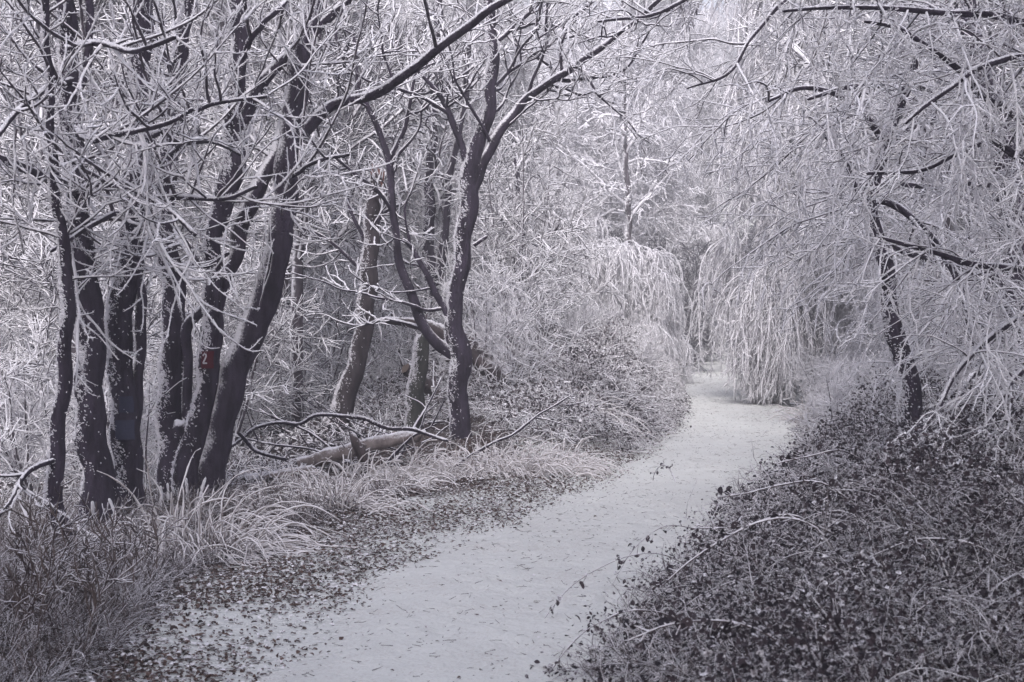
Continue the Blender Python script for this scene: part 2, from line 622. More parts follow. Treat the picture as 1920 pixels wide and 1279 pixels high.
def rtubes(b, rng, P, r0, r1, f, S, mat, lump=0.2):
    Q = refine(P, f)
    b.tubes(Q, radii(rng, r0, r1, Q.shape[1], lump), S, mat)


def poly(Q, K):
    return resample(Q, K)[None, :, :3]


def crown(b, rng, stems, lv, mats=(0, 0, 0), sides=(6, 5, 4)):
    """stems: list of (Q rows, n, t0, t1). lv: dict of sizes. Adds three orders of frosted branchlets to b."""
    g = lambda k, d: lv.get(k, d)
    for Q, n, t0, t1 in stems:
        n = max(3, int(n * g('dn', 1.0)))
        P0 = resample(Q, 60)
        r0 = P0[:, 3]
        s1, d1, i1, t = spawn(rng, P0[None, :, :3], n, t0, t1, g('a1', 0.95), 0.25, outward=g('out', None))
        L1 = rng.uniform(*g('l1', (0.8, 1.9)), n) * (1.15 - 0.5 * (t - t0) / (t1 - t0 + 1e-6))
        K1 = 10
        P1 = grow(rng, s1, d1, L1, K1, g('w1', 0.20), g('trop1', (0, 0, 0.05)))
        ra = np.minimum(g('r1', 0.02) * (0.6 + 0.55 * L1), np.interp(t * 59, np.arange(60), r0) * 0.8)
        rtubes(b, rng, P1, ra, np.minimum(ra, g('r1', 0.02)) * 0.45, 3, sides[0], mats[0], 0.12)
        n2 = np.maximum(2, (L1 * g('n2', 7)).astype(int))
        s2, d2, i2, t2 = spawn(rng, P1, n2, 0.15, 1.0, g('a2', 0.8), 0.25, flat=0.2)
        L2 = rng.uniform(*g('l2', (0.25, 0.75)), len(s2)) * (1.1 - 0.5 * t2)
        P2 = grow(rng, s2, d2, L2, 7, g('w2', 0.25), g('trop2', (0, 0, 0.06)))
        rb = g('r2', 0.014) * rng.uniform(0.75, 1.15, len(s2))
        rtubes(b, rng, P2, rb * 1.05, rb * 0.55, 3, sides[1], mats[1], 0.24)
        n3 = np.maximum(1, (L2 * g('n3', 9)).astype(int))
        s3, d3, i3, t3 = spawn(rng, P2, n3, 0.15, 1.0, g('a3', 0.85), 0.3)
        L3 = rng.uniform(*g('l3', (0.06, 0.24)), len(s3))
        P3 = grow(rng, s3, d3, L3, 4, 0.15, g('trop3', (0, 0, 0.08)))
        rc = g('r3', 0.012) * rng.uniform(0.7, 1.2, len(s3))
        rtubes(b, rng, P3, rc, rc * 0.6, 3, sides[2], mats[2], 0.26)
        if g('fuzz', 0):            # short needles of rime along the twigs
            for PP, LL, rr in ((P2, L2, rb), (P3, L3, rc)):
                nf = np.maximum(1, (LL * g('fuzz', 0)).astype(int))
                s4, d4, i4, t4 = spawn(rng, PP, nf, 0.02, 1.0, 1.15, 0.25, outward=(-0.3, 0, 0.45))
                P4 = grow(rng, s4, d4, rr[i4] + rng.uniform(0.006, 0.020, len(s4)), 3, 0.15)
                r4 = rng.uniform(0.0022, 0.0042, len(s4))
                b.tubes(P4, radii(rng, r4, r4 * 0.5, 3), 3, mats[2], blunt=False)


def tree_root(name, Q, label, cat='tree', group=None):
    p = Q[0, :3].copy()
    p[2] = min(p[2] + 0.1, float(H(p[0], p[1])))
    r = empty(name, p)
    tag(r, label, cat, group)
    return r, p


def make_tree(name, label, trunk, d, rng, limbs=(), flakes=1500, crown_n=(0, 0, 1), limb_n=6, lv=None, crown_mats=None, trunk_mat=None, root_flare=0.25, extra=(), group=None, limb_mat=None, flk=1.0, cat='tree', wind=(-0.95, -0.1, 0.2)):
    """trunk: pixel rows; limbs: list of (pixel rows, twigs); the first row of trunk is at the ground"""
    lv = lv or {}
    pts = stem_pts(trunk, d)
    foot = pts[0].copy()
    foot[2] = min(foot[2], float(H(foot[0], foot[1]))) - 0.12
    pts = np.vstack([foot, pts])
    root, org = tree_root(name, pts, label, cat, group)
    tm = trunk_mat or M_TRUNK
    b = MB()
    Q = stem_mesh(b, rng, pts, S=20, flare=root_flare)
    if flakes:
        rime_flakes(b, rng, Q, flakes * 9, 1, size=flk, wind=wind)
    tr = b.build('trunk', [tm, M_RIME], root, loc=org)
    stems = []
    if crown_n[0]:
        stems.append((Q, crown_n[0], crown_n[1], crown_n[2]))
    for L in limbs:
        rows, n = L[0], L[1]
        lp = stem_pts(rows, d)
        b = MB()
        LQ = stem_mesh(b, rng, lp, S=12, rough=0.08, wiggle=0.008)
        rime_flakes(b, rng, LQ, int(len(LQ) * 8), 1, wind=(-0.4, 0, 0.9), size=0.8)
        b.build('branch', [limb_mat or M_LIMB, M_RIME], root, loc=org)
        if n:
            stems.append((LQ, n, 0.12, 1.0))
    if stems or extra:
        b = MB()
        cm = crown_mats or [M_TWIG2, M_TWIG, M_TWIG]
        crown(b, rng, stems, lv, mats=(0, 1, 2))
        b.build('crown', cm, root, loc=org)
    return root, Q, org


def trunk_patch(root, org, Q, z0, z1, a0, a1, mat, name, off=0.012):
    zs = np.linspace(z0, z1, 6)
    an = np.linspace(a0, a1, 8)
    o = np.argsort(Q[:, 2])
    b = MB()
    V = []
    for z in zs:
        c = [np.interp(z, Q[o, 2], Q[o, j]) for j in (0, 1, 3)]
        for a in an:
            V.append([c[0] + math.sin(a) * (c[2] + off), c[1] - math.cos(a) * (c[2] + off), z])
    idx = np.arange(48).reshape(6, 8)
    q = np.stack([idx[:-1, :-1], idx[:-1, 1:], idx[1:, 1:], idx[1:, :-1]], -1).reshape(-1, 4)
    b.add(V, q)
    return b.build(name, mat, root, loc=org)


NEAR = dict(fuzz=60, l1=(0.6, 1.7), r1=0.0128, r2=0.0092, r3=0.0072, n2=5.5, n3=6.5, l2=(0.25, 0.85), l3=(0.06, 0.22), w1=0.10, w2=0.105, dn=0.6)

# --- the clump of dark trunks beside the path
rng = np.random.default_rng(11)
make_tree('bare_tree', 'thin dark tree leaning outward at the far end of the clump, knee-bent low stem', [
    (118, 1022, 34), (104, 950, 31), (103, 890, 29), (114, 800, 27), (122, 700, 26), (127, 600, 24), (122, 500, 22), (112, 430, 20), (104, 360, 18), (98, 200, 15), (80, 0, 12), (60, -250, 8)], 10.4, rng,
    limbs=[([(110, 860, 12), (60, 880, 10, -.2), (20, 940, 8, -.4), (-30, 1000, 7, -.5)], 3)],
    flakes=900, crown_n=(16, 0.3, 1.0), lv=dict(NEAR, l1=(0.5, 1.3)))
make_tree('bare_tree', 'thickest outer dark trunk of the clump, its bare limb running off towards the picture edge', [
    (185, 980, 66), (180, 900, 56), (174, 800, 54), (170, 700, 52), (166, 600, 51), (158, 500, 48), (148, 400, 42), (140, 340, 42), (136, 270, 42), (132, 180, 40), (128, 90, 34), (122, 0, 30), (112, -200, 26), (100, -500, 20)], 11.4, rng,
    limbs=[([(130, 352, 20), (95, 335, 19, -.3), (50, 318, 18, -.6), (0, 298, 17, -.9), (-80, 270, 15, -1.2)], 6),
           ([(140, 360, 14, -.1), (180, 345, 13, -.5), (240, 352, 12, -.9), (310, 390, 10, -1.2), (370, 440, 9, -1.4)], 16),
           ([(135, 240, 14, -.1), (170, 262, 13, -.6), (230, 250, 12, -1.), (300, 235, 10, -1.3), (360, 205, 8, -1.5)], 13),
           ([(130, 150, 14, -.1), (90, 165, 13, -.6), (40, 200, 12, -1.0), (-10, 260, 10, -1.4)], 10),
           ([(125, 90, 13, -.1), (180, 80, 12, -.6), (250, 95, 11, -1.1), (330, 70, 9, -1.5)], 12),
           ([(150, 165, 18), (165, 100, 17), (166, 40, 16), (160, -60, 14)], 5)],
    flakes=2600, crown_n=(16, 0.62, 1.0), lv=dict(NEAR, out=(0, -0.7, 0)))
root, Q, org = make_tree('bare_tree', 'upright dark trunk with two faded blue paint patches', [
    (244, 972, 58), (242, 900, 54), (238, 810, 52), (231, 740, 49), (226, 660, 46), (228, 580, 46), (238, 510, 50), (247, 440, 42), (254, 380, 38), (260, 280, 36), (266, 150, 34), (270, 0, 32), (276, -200, 28), (290, -500, 20)], 11.8, rng,
    limbs=[([(258, 520, 18), (266, 560, 20), (264, 620, 20), (260, 700, 19), (256, 800, 18), (252, 900, 16), (248, 965, 15)], 0),
           ([(256, 385, 13), (290, 372, 12, -.4), (350, 370, 11, -.8), (420, 372, 9, -1.2), (480, 350, 8, -1.4)], 15),
           ([(262, 260, 12), (310, 245, 11, -.4), (370, 205, 10, -.7), (430, 190, 8, -1.0), (500, 180, 7, -1.2)], 12),
           ([(250, 420, 12), (215, 400, 11, -.4), (160, 430, 10, -.8), (100, 470, 8, -1.1)], 8)],
    flakes=2600, crown_n=(12, 0.6, 1.0), lv=dict(NEAR, out=(0, -0.7, 0)))
M_BLUE = plain('faded_blue_paint', (0.050, 0.052, 0.088))
z = lambda py, d: at(0, py, d)[2]
trunk_patch(root, org, Q, z(772, 11.8), z(742, 11.8), -0.25, 0.75, M_BLUE, 'paint_patch')
trunk_patch(root, org, Q, z(822, 11.8), z(786, 11.8), -0.45, 0.85, M_BLUE, 'paint_patch')
make_tree('bare_tree', 'dark trunk heavily flecked with frost between the blue-marked trunk and the forked tree', [
    (322, 945, 54), (320, 860, 47), (320, 760, 45), (326, 660, 44), (324, 560, 43), (318, 490, 42), (312, 430, 40), (314, 360, 36), (316, 280, 33), (326, 200, 30), (340, 100, 27), (356, 0, 24), (370, -200, 20), (380, -450, 15)], 12.8, rng,
    limbs=[([(306, 480, 22), (294, 440, 22), (284, 405, 20), (270, 370, 15), (262, 300, 12)], 4),
           ([(318, 290, 12), (345, 270, 11, -.4), (400, 265, 10, -.8), (450, 290, 8, -1.1)], 10),
           ([(330, 190, 14), (318, 120, 13, -.1), (290, 60, 12, -.3), (280, 0, 10, -.4), (270, -60, 9)], 7),
           ([(322, 420, 12), (345, 460, 11, -.5), (375, 500, 9, -.9), (430, 475, 8, -1.2)], 9)],
    flakes=2600, crown_n=(12, 0.6, 1.0), lv=dict(NEAR, out=(0, -0.6, 0)))
root, Q, org = make_tree('bare_tree', 'forked multi-stemmed dark tree with red number tag, one stem bending over the path', [
    (356, 940, 64), (358, 880, 58), (366, 820, 52), (382, 760, 44), (394, 700, 40), (398, 620, 36), (399, 540, 34), (403, 460, 33), (415, 390, 38), (432, 330, 40), (440, 260, 36), (445, 160, 33), (448, 60, 31), (449, 0, 30), (452, -200, 24), (460, -450, 16)], 12.5, rng,
    limbs=[([(396, 955, 58), (398, 900, 54), (410, 820, 50), (430, 730, 51), (460, 650, 53), (488, 585, 54), (510, 515, 51), (527, 430, 48), (538, 340, 45), (545, 250, 43), (555, 170, 41), (570, 90, 39), (582, 40, 36), (592, -10, 33), (610, -160, 30), (640, -420, 20)], 14),
           ([(555, 262, 26), (580, 238, 24), (610, 208, 22), (640, 190, 20), (690, 180, 20), (740, 155, 19, -.2), (800, 108, 18, -.4), (860, 62, 17, -.5), (910, 22, 16, -.6), (960, -5, 14, -.7), (1060, -60, 12, -.9)], 9),
           ([(402, 600, 20, .03), (410, 560, 24, .05), (424, 520, 26, .06), (440, 480, 28, .06), (452, 430, 30, .08), (470, 385, 32), (490, 345, 30), (512, 295, 26, .1), (530, 240, 24, .25), (548, 170, 22, .35), (566, 100, 19, .35), (590, 20, 16, .3), (615, -60, 13, .2)], 3),
           ([(452, 240, 24), (468, 200, 25), (495, 155, 24), (530, 112, 22), (580, 66, 20), (640, 12, 17), (700, -40, 14)], 7),
           ([(398, 560, 20, .1), (375, 585, 20, .15), (352, 615, 20, .2), (350, 680, 19, .25), (352, 780, 20, .25)], 0),
           ([(362, 835, 20), (345, 815, 24), (334, 800, 26), (330, 793, 18)], 0),
           ([(448, 120, 12), (480, 60, 11, -.4), (520, 20, 10, -.8), (560, -30, 9)], 8),
           ([(545, 330, 9, -.1), (600, 300, 8, -.6), (650, 290, 7, -1.0)], 8)],
    flakes=2200, crown_n=(8, 0.7, 1.0), lv=NEAR)
M_RED, nt_, bs_ = new_mat('worn_red_paint')
nt_.links.new(mixc(nt_, ramp(nt_, noise(nt_, 55, 4, stretch=(1, 1, 0.5)), 0.62, 0.76), (0.085, 0.012, 0.020), BARK), bs_.inputs['Base Color'])
M_WHITEPAINT = plain('white_paint', (0.62, 0.60, 0.62))
dd = 12.5
tagm = trunk_patch(root, org, Q, z(690, dd), z(658, dd), -0.42, 0.66, M_RED, 'number_tag')
# the numeral 2
b = MB()
two = [(-0.45, 0.55), (-0.3, 0.85), (0.0, 1.0), (0.32, 0.85), (0.4, 0.5), (0.2, 0.1), (-0.15, -0.4), (-0.45, -0.85), (-0.45, -0.9), (0.5, -0.9)]
o_ = np.argsort(Q[:, 2])
zc = z(672, dd)
c_ = [np.interp(zc, Q[o_, 2], Q[o_, j]) for j in (0, 1, 3)]
tp = []
for u, v in two:
    a = -0.08 + u * 0.30
    tp.append([c_[0] + math.sin(a) * (c_[2] + 0.016), c_[1] - math.cos(a) * (c_[2] + 0.016), zc + v * 0.044])
b.tubes(np.array(tp), np.full(len(tp), 0.0075), 5, 0)
b.build('numeral', M_WHITEPAINT, tagm, loc=org)

# --- the curved tree by the path
make_tree('bare_tree', 'slender curved dark tree forking high beside the path, standing apart from the clump', [
    (868, 872, 46), (864, 820, 40), (861, 740, 36), (861, 660, 40), (852, 600, 32), (858, 530, 30), (870, 460, 31), (877, 390, 33), (880, 340, 35), (888, 300, 30), (905, 245, 26), (920, 180, 24), (925, 110, 21), (919, 40, 18), (914, -20, 16), (905, -160, 12), (890, -330, 8)], 16.0, rng,
    limbs=[([(878, 365, 20), (895, 335, 20), (915, 290, 19), (945, 235, 18), (985, 188, 17), (1040, 148, 15, -.3), (1100, 108, 13, -.5), (1130, 88, 12, -.6), (1190, 40, 10, -.8), (1260, -20, 8, -1.0)], 12),
           ([(858, 668, 26), (835, 655, 24), (812, 635, 22), (785, 590, 20), (765, 540, 18), (748, 480, 16), (738, 420, 15), (733, 350, 15), (729, 300, 14), (712, 250, 11), (690, 205, 10), (674, 165, 8), (668, 120, 7), (660, 60, 5)], 12),
           ([(730, 300, 10), (745, 268, 9), (760, 238, 9), (766, 200, 8), (772, 160, 6), (790, 110, 5)], 5),
           ([(872, 300, 14), (862, 262, 13), (845, 215, 12), (825, 180, 10), (800, 150, 7), (770, 120, 6)], 6),
           ([(845, 600, 13), (828, 568, 13), (800, 515, 11), (775, 470, 9), (755, 450, 7)], 5),
           ([(925, 85, 10), (950, 62, 9), (985, 30, 8), (1010, 0, 7)], 6),
           ([(920, 165, 9), (960, 130, 8, .3), (1010, 100, 7, .6)], 6),
           ([(888, 460, 8), (905, 448, 7), (912, 444, 6)], 0)],
    flakes=1600, crown_n=(10, 0.55, 1.0), flk=1.1,
    lv=dict(l1=(0.6, 2.0), r1=0.015, r2=0.012, r3=0.011, n2=5, n3=6), crown_mats=[M_LIMB, M_TWIG2, M_TWIG], trunk_mat=M_TRUNK)

# --- snapped birch, short stub, thin trunks behind
root, Q, org = make_tree('birch_snag', 'pale snapped birch trunk with splintered reddish broken top', [
    (612, 850, 46), (630, 800, 42), (650, 735, 38), (668, 680, 34), (684, 620, 33), (689, 560, 32), (691, 500, 31), (698, 430, 29), (703, 370, 26), (706, 335, 24)], 17.5, rng,
    limbs=[([(690, 470, 8), (670, 420, 7), (655, 385, 6), (648, 350, 5)], 6), ([(688, 520, 8), (640, 470, 7), (600, 440, 6), (560, 425, 5)], 7), ([(690, 440, 8), (720, 400, 7), (760, 380, 6)], 5)],
    flakes=700, crown_n=(0, 0, 1), trunk_mat=M_BIRCH, lv=dict(l1=(0.5, 1.1), r1=0.014, r2=0.012, r3=0.011, n2=6, n3=7))
b = MB()
top = at(706, 338, 17.5)
for k in range(9):
    a = rng.uniform(0, 6.28)
    p0 = top + np.array([math.cos(a) * 0.06, math.sin(a) * 0.06, -0.12])
    p1 = p0 + np.array([rng.normal(0, .02), rng.normal(0, .02), rng.uniform(0.15, 0.36)])
    b.tubes(np.array([p0, (p0 + p1) / 2, p1]), np.array([0.03, 0.022, 0.006]), 5, 0)
b.build('splintered_top', plain('torn_wood', (0.16, 0.075, 0.06)), root, loc=org)
make_tree('tree_stump', 'tall greenish broken trunk stub just behind the curved tree', [
    (770, 868, 36), (772, 820, 34), (778, 750, 33), (786, 690, 30), (795, 645, 27), (798, 632, 20)], 17.0, rng, flakes=500, trunk_mat=frosted('mossy_bark', (0.032, 0.032, 0.029), FROST, 0.5, 0.9, wind=(-0.7, -0.1, 0.5), nscale=35, namp=1.1), cat='stump')
make_tree('bare_tree', 'twin-stemmed dark tree behind the curved tree, half hidden by frost', [
    (804, 720, 26), (806, 600, 25), (806, 520, 25), (803, 440, 22), (806, 330, 20), (815, 200, 16), (822, 60, 13), (826, -120, 10)], 23, rng,
    limbs=[([(808, 560, 20), (825, 500, 20), (833, 440, 18), (838, 370, 16), (848, 300, 14), (870, 200, 12), (880, 60, 9)], 12)], flakes=700, crown_n=(16, 0.35, 1.0),
    lv=dict(l1=(0.8, 2.0), r1=0.02, r2=0.017, r3=0.016, n2=6, n3=7), flk=1.5)
make_tree('bare_tree', 'small crooked dark tree between the fallen trunk and the weeping bush', [
    (944, 672, 24), (952, 620, 22), (962, 570, 21), (968, 520, 19), (976, 470, 17), (978, 430, 13), (972, 380, 10), (968, 300, 8)], 27, rng,
    limbs=[([(968, 520, 13), (982, 500, 13), (1000, 488, 12), (1006, 478, 10)], 4), ([(962, 555, 11), (945, 530, 10), (930, 490, 8), (925, 440, 7)], 7)], flakes=300, crown_n=(12, 0.4, 1.0),
    lv=dict(l1=(0.6, 1.6), r1=0.022, r2=0.019, r3=0.018, n2=6, n3=7), flk=1.6)
make_tree('bare_tree', 'tall straight thin tree rising above the frosted weeping bush', [
    (1180, 640, 13), (1178, 500, 13), (1178, 400, 12), (1172, 300, 11), (1170, 200, 9), (1168, 60, 7), (1166, -120, 5)], 42, rng, flakes=300, crown_n=(50, 0.35, 1.0), flk=2.0,
    lv=dict(l1=(0.8, 2.4), r1=0.03, r2=0.028, r3=0.026, n2=5, n3=6, trop1=(0, 0, -0.06), trop2=(0, 0, -0.12)), crown_mats=[M_FAR, M_FAR, M_FAR], trunk_mat=M_FARTRUNK)

# --- trees on the bramble bank
rng = np.random.default_rng(23)
HEAVY = dict(l1=(0.6, 1.5), fuzz=55, r1=0.0098, r2=0.0072, r3=0.0059, n2=7.5, n3=9, l2=(0.3, 0.9), l3=(0.06, 0.24), w1=0.10, w2=0.105, dn=0.95, trop1=(-0.03, 0, -0.07), trop2=(0, 0, -0.11), trop3=(0, 0, -0.07))
make_tree('bare_tree', 'leaning dark tree rising out of the brambles', [
    (1722, 860, 46), (1712, 790, 44), (1699, 715, 41), (1684, 645, 38), (1668, 570, 34), (1655, 500, 31), (1645, 440, 28), (1636, 390, 25), (1640, 335, 23), (1655, 280, 22), (1674, 230, 22), (1694, 180, 20), (1720, 100, 18), (1745, 0, 15), (1770, -200, 10)], 11.0, rng,
    limbs=[([(1642, 378, 15), (1662, 378, 15), (1695, 397, 14), (1740, 440, 14), (1768, 480, 13), (1795, 530, 12), (1815, 590, 9), (1825, 650, 7)], 9),
           ([(1640, 400, 12), (1610, 370, 10), (1600, 330, 9), (1580, 290, 8), (1540, 250, 7)], 7),
           ([(1660, 275, 12), (1620, 215, 11, -.2), (1560, 175, 10, -.3), (1500, 165, 9, -.4), (1440, 190, 7, -.5)], 10),
           ([(1700, 170, 12), (1640, 160, 11, -.3), (1580, 165, 10, -.6), (1520, 185, 8, -.8)], 9)],
    flakes=900, crown_n=(8, 0.62, 1.0), lv=HEAVY, wind=(-0.9, -0.2, 0.2))
make_tree('bare_tree', 'massive dark trunk showing high among the frosted branches over the brambles', [
    (1905, 900, 78), (1902, 700, 72), (1898, 500, 66), (1890, 380, 62), (1872, 270, 60), (1852, 190, 56), (1832, 110, 52), (1812, 40, 48), (1790, -60, 42), (1760, -250, 34)], 14.0, rng,
    limbs=[([(1900, 560, 20), (1860, 520, 18, -.5), (1800, 500, 15, -1.0), (1720, 480, 12, -1.4), (1640, 450, 9, -1.8)], 16),
           ([(1885, 350, 18), (1830, 340, 16, -.6), (1760, 350, 13, -1.1), (1680, 345, 10, -1.6), (1560, 348, 8, -2)], 18),
           ([(1850, 200, 16), (1790, 220, 14, -.5), (1720, 235, 12, -1.), (1660, 260, 10, -1.4)], 13),
           ([(1800, -20, 18), (1700, -70, 15, -.3), (1570, -50, 13, -.6), (1470, 5, 10, -.8), (1410, 70, 8, -.9), (1360, 140, 6, -1.0), (1290, 165, 4, -1.0)], 16),
           ([(1780, -120, 18), (1640, -170, 15, -.3), (1450, -110, 13, -.5), (1330, -30, 10, -.6), (1230, 25, 7, -.7), (1120, 40, 5, -.8)], 16),
           ([(1780, -160, 18), (1600, -230, 15, .4), (1380, -150, 12, .8), (1200, -60, 9, 1.0), (1090, 20, 6, 1.1), (1010, 70, 4, 1.2)], 14),
           ([(1902, 700, 18), (1850, 690, 15, -.6), (1810, 720, 12, -1.1), (1780, 790, 9, -1.5)], 9)],
    flakes=2200, crown_n=(26, 0.3, 1.0), lv=dict(HEAVY, l1=(0.8, 2.0)))
make_tree('bare_tree', 'frost-laden tree at the picture edge whose boughs sweep in over the brambles', [
    (2130, 1050, 90), (2120, 800, 80), (2110, 500, 74), (2100, 200, 66), (2090, 0, 56), (2080, -300, 40)], 9.0, rng,
    limbs=[([(2095, 120, 26), (2000, 70, 22), (1920, 42, 18), (1850, 28, 15, -.2), (1760, 22, 12, -.4), (1660, 15, 10, -.5), (1560, 15, 8, -.6), (1470, 20, 7, -.7)], 26),
           ([(2100, 330, 24), (2000, 250, 20), (1930, 230, 17), (1860, 190, 14, -.2), (1780, 120, 11, -.4), (1700, 60, 9, -.5), (1620, 40, 7, -.6)], 20),
           ([(2105, 420, 24), (2010, 350, 20), (1920, 300, 16), (1860, 265, 13, -.2), (1790, 290, 11, -.4), (1720, 320, 9, -.5), (1630, 325, 7, -.6)], 20),
           ([(2108, 560, 24), (2010, 520, 20), (1920, 505, 16), (1830, 495, 13, -.2), (1740, 470, 10, -.4), (1650, 445, 8, -.5)], 20),
           ([(2110, 640, 22), (2010, 590, 18), (1920, 590, 15), (1850, 640, 12, -.2), (1800, 690, 10, -.4), (1765, 760, 8, -.5)], 10),
           ([(2112, 700, 22), (2020, 660, 18), (1940, 680, 14), (1880, 740, 12, -.2), (1840, 820, 10, -.3)], 18),
           ([(2100, 230, 24), (2020, 150, 20), (1930, 110, 16, -.3), (1850, 120, 13, -.6), (1770, 170, 10, -.8), (1700, 230, 8, -1.)], 18)],
    flakes=800, crown_n=(10, 0.5, 1.0), lv=dict(HEAVY, l1=(0.4, 1.1), l2=(0.2, 0.55), fuzz=70, r1=0.0080, r2=0.0058, r3=0.0048))
# high boughs over the path: a tree whose foot is outside the frame
make_tree('bare_tree', 'tree above the path of which only thin frosted boughs hang in at the top', [
    (1500, -900, 40), (1500, -700, 34), (1480, -500, 26), (1450, -300, 18)], 13.0, rng,
    limbs=[([(1450, -300, 14), (1420, -120, 13), (1380, -20, 11), (1340, 30, 9), (1290, 35, 8), (1220, 10, 7), (1120, 15, 6), (1060, 0, 5)], 10),
           ([(1470, -400, 14), (1490, -160, 13), (1450, -30, 11), (1420, 40, 9), (1400, 110, 7), (1370, 145, 6), (1300, 170, 5)], 12),
           ([(1480, -500, 14), (1300, -200, 13), (1180, -60, 11), (1130, 30, 8), (1060, 90, 6), (1010, 130, 5)], 10),
           ([(1480, -500, 14), (1570, -200, 13), (1560, -40, 11), (1520, 60, 8), (1460, 120, 7), (1350, 145, 6), (1280, 145, 5)], 12)],
    flakes=0, lv=dict(l1=(0.5, 1.3), r1=0.015, r2=0.012, r3=0.011, n2=6, n3=7, trop2=(0, 0, -0.04)), root_flare=0) if False else None

# ------------------------------------------------------------------ weeping trees
def weeping(name, label, base, height, spread, rng, n1=16, strand=(0.6, 1.9), rt=0.02, floor=0.1, group=None, lean=(0, 0), trunk_r=0.09, dens=1.0, sides=4, mat=None, dirs=None):
    base = np.array([base[0], base[1], float(H(base[0], base[1]))])
    root = empty(name, base)
    tag(root, label, 'tree', group)
    tp = np.array([[base[0] + lean[0] * t + 0.05 * math.sin(5 * t), base[1] + lean[1] * t, base[2] - 0.1 + t * height, trunk_r * (1.1 - t)] for t in np.linspace(0, 0.95, 9)])
    b = MB()
    Q = stem_mesh(b, rng, tp, S=10, step=0.12)
    b.build('trunk', M_FARTRUNK, root, loc=base)
    b = MB()
    P0 = poly(Q, 40)
    s1, d1, i1, t1 = spawn(rng, P0, n1, 0.2, 1.0, 0.9, 0.2)
    if dirs is not None:
        d1 = nrm(d1 + np.asarray(dirs))
    L1 = spread * rng.uniform(0.7, 1.3, n1) * (1.25 - 0.55 * t1)
    P1 = grow(rng, s1, d1, L1, 12, 0.10, (0, 0, -0.10))
    ra = np.full(n1, trunk_r * 0.3)
    b.tubes(P1, radii(rng, ra, ra * 0.4, 12, 0.1), 5, 0)
    n2 = int(9 * dens)
    s2, d2, i2, t2 = spawn(rng, P1, n2, 0.15, 1.0, 0.8, 0.25)
    L2 = spread * rng.uniform(0.2, 0.55, len(s2))
    P2 = grow(rng, s2, d2, L2, 8, 0.15, (0, 0, -0.30))
    r2 = np.full(len(s2), rt * 0.9)
    b.tubes(P2, radii(rng, r2, r2, 8), sides, 0)
    s3, d3, i3, t3 = spawn(rng, P2, int(9 * dens), 0.15, 1.0, 0.7, 0.3)
    L3 = rng.uniform(*strand, len(s3))
    gz = H(s3[:, 0], s3[:, 1])
    L3 = np.minimum(L3, np.maximum(s3[:, 2] - gz - floor * rng.uniform(0.0, 2.5, len(s3)), 0.1))
    P3 = grow(rng, s3, d3, L3, 11, 0.18, (0, 0, -0.6))
    r3 = rt * rng.uniform(0.5, 1.5, len(s3))
    rtubes(b, rng, P3, r3, r3 * 0.7, 2, sides, 0, 0.3)
    n4 = np.maximum(2, (L3 * 15 * dens).astype(int))
    s4, d4, i4, t4 = spawn(rng, P3, n4, 0.05, 1.0, 0.85, 0.3)
    L4 = rng.uniform(0.05, 0.24, len(s4))
    P4 = grow(rng, s4, d4, L4, 4, 0.25, (0, 0, -0.2))
    r4 = rt * rng.uniform(0.5, 0.9, len(s4))
    b.tubes(P4, radii(rng, r4, r4 * 0.7, 4, 0.25), 3, 0)
    b.build('crown', mat or M_TWIG, root, loc=base)
    return root


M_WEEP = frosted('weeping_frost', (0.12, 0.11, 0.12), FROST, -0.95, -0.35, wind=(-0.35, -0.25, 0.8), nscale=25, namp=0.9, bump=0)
rng = np.random.default_rng(5)
weeping('weeping_birch', 'big frosted weeping birch whose curtain of twigs hangs down onto the path', (5.95, 27.0), 10.5, 1.9, rng, n1=34, strand=(0.6, 2.8), rt=0.012, floor=0.25, dens=1.2, mat=M_WEEP, dirs=(-0.08, -0.2, 0))
weeping('weeping_birch', 'short frosted weeping birch whose skirt of twigs sweeps the snow at the path edge', (4.95, 26.4), 3.6, 0.6, rng, n1=13, strand=(0.6, 2.2), rt=0.012, floor=0.06, trunk_r=0.04, dens=1.05, mat=M_WEEP)
weeping('weeping_birch', 'mauve-shaded weeping birch behind the leaning tree, thick hanging twigs', (7.3, 24.5), 8.5, 2.3, rng, n1=22, strand=(0.8, 2.2), rt=0.0115, floor=0.6, dens=1.2, mat=M_WEEP)
weeping('weeping_birch', 'tall weeping birch on the bank just behind the leaning tree, hung with long grey strands', (6.5, 19.5), 9.5, 1.9, rng, n1=24, strand=(0.8, 2.4), rt=0.0095, floor=0.9, dens=1.2, mat=M_WEEP)
weeping('weeping_birch', 'small frosted weeping birch forming a low dome above the mound', (2.75, 36.0), 3.15, 1.75, rng, n1=30, strand=(0.6, 1.6), rt=0.013, floor=0.1, trunk_r=0.05, dens=1.35, mat=M_WEEP)
weeping('weeping_birch', 'frosted weeping birch at the far bend of the path', (6.9, 54.0), 6.4, 1.0, rng, n1=20, strand=(0.8, 2.2), rt=0.016, floor=0.2, trunk_r=0.08, dens=1.15, mat=M_WEEP)
weeping('weeping_birch', 'rounded frosted weeping birch low behind the dome-shaped one', (1.4, 40.0), 3.0, 1.5, rng, n1=18, strand=(0.5, 1.4), rt=0.018, floor=0.1, trunk_r=0.05, dens=1.0, mat=M_WEEP)

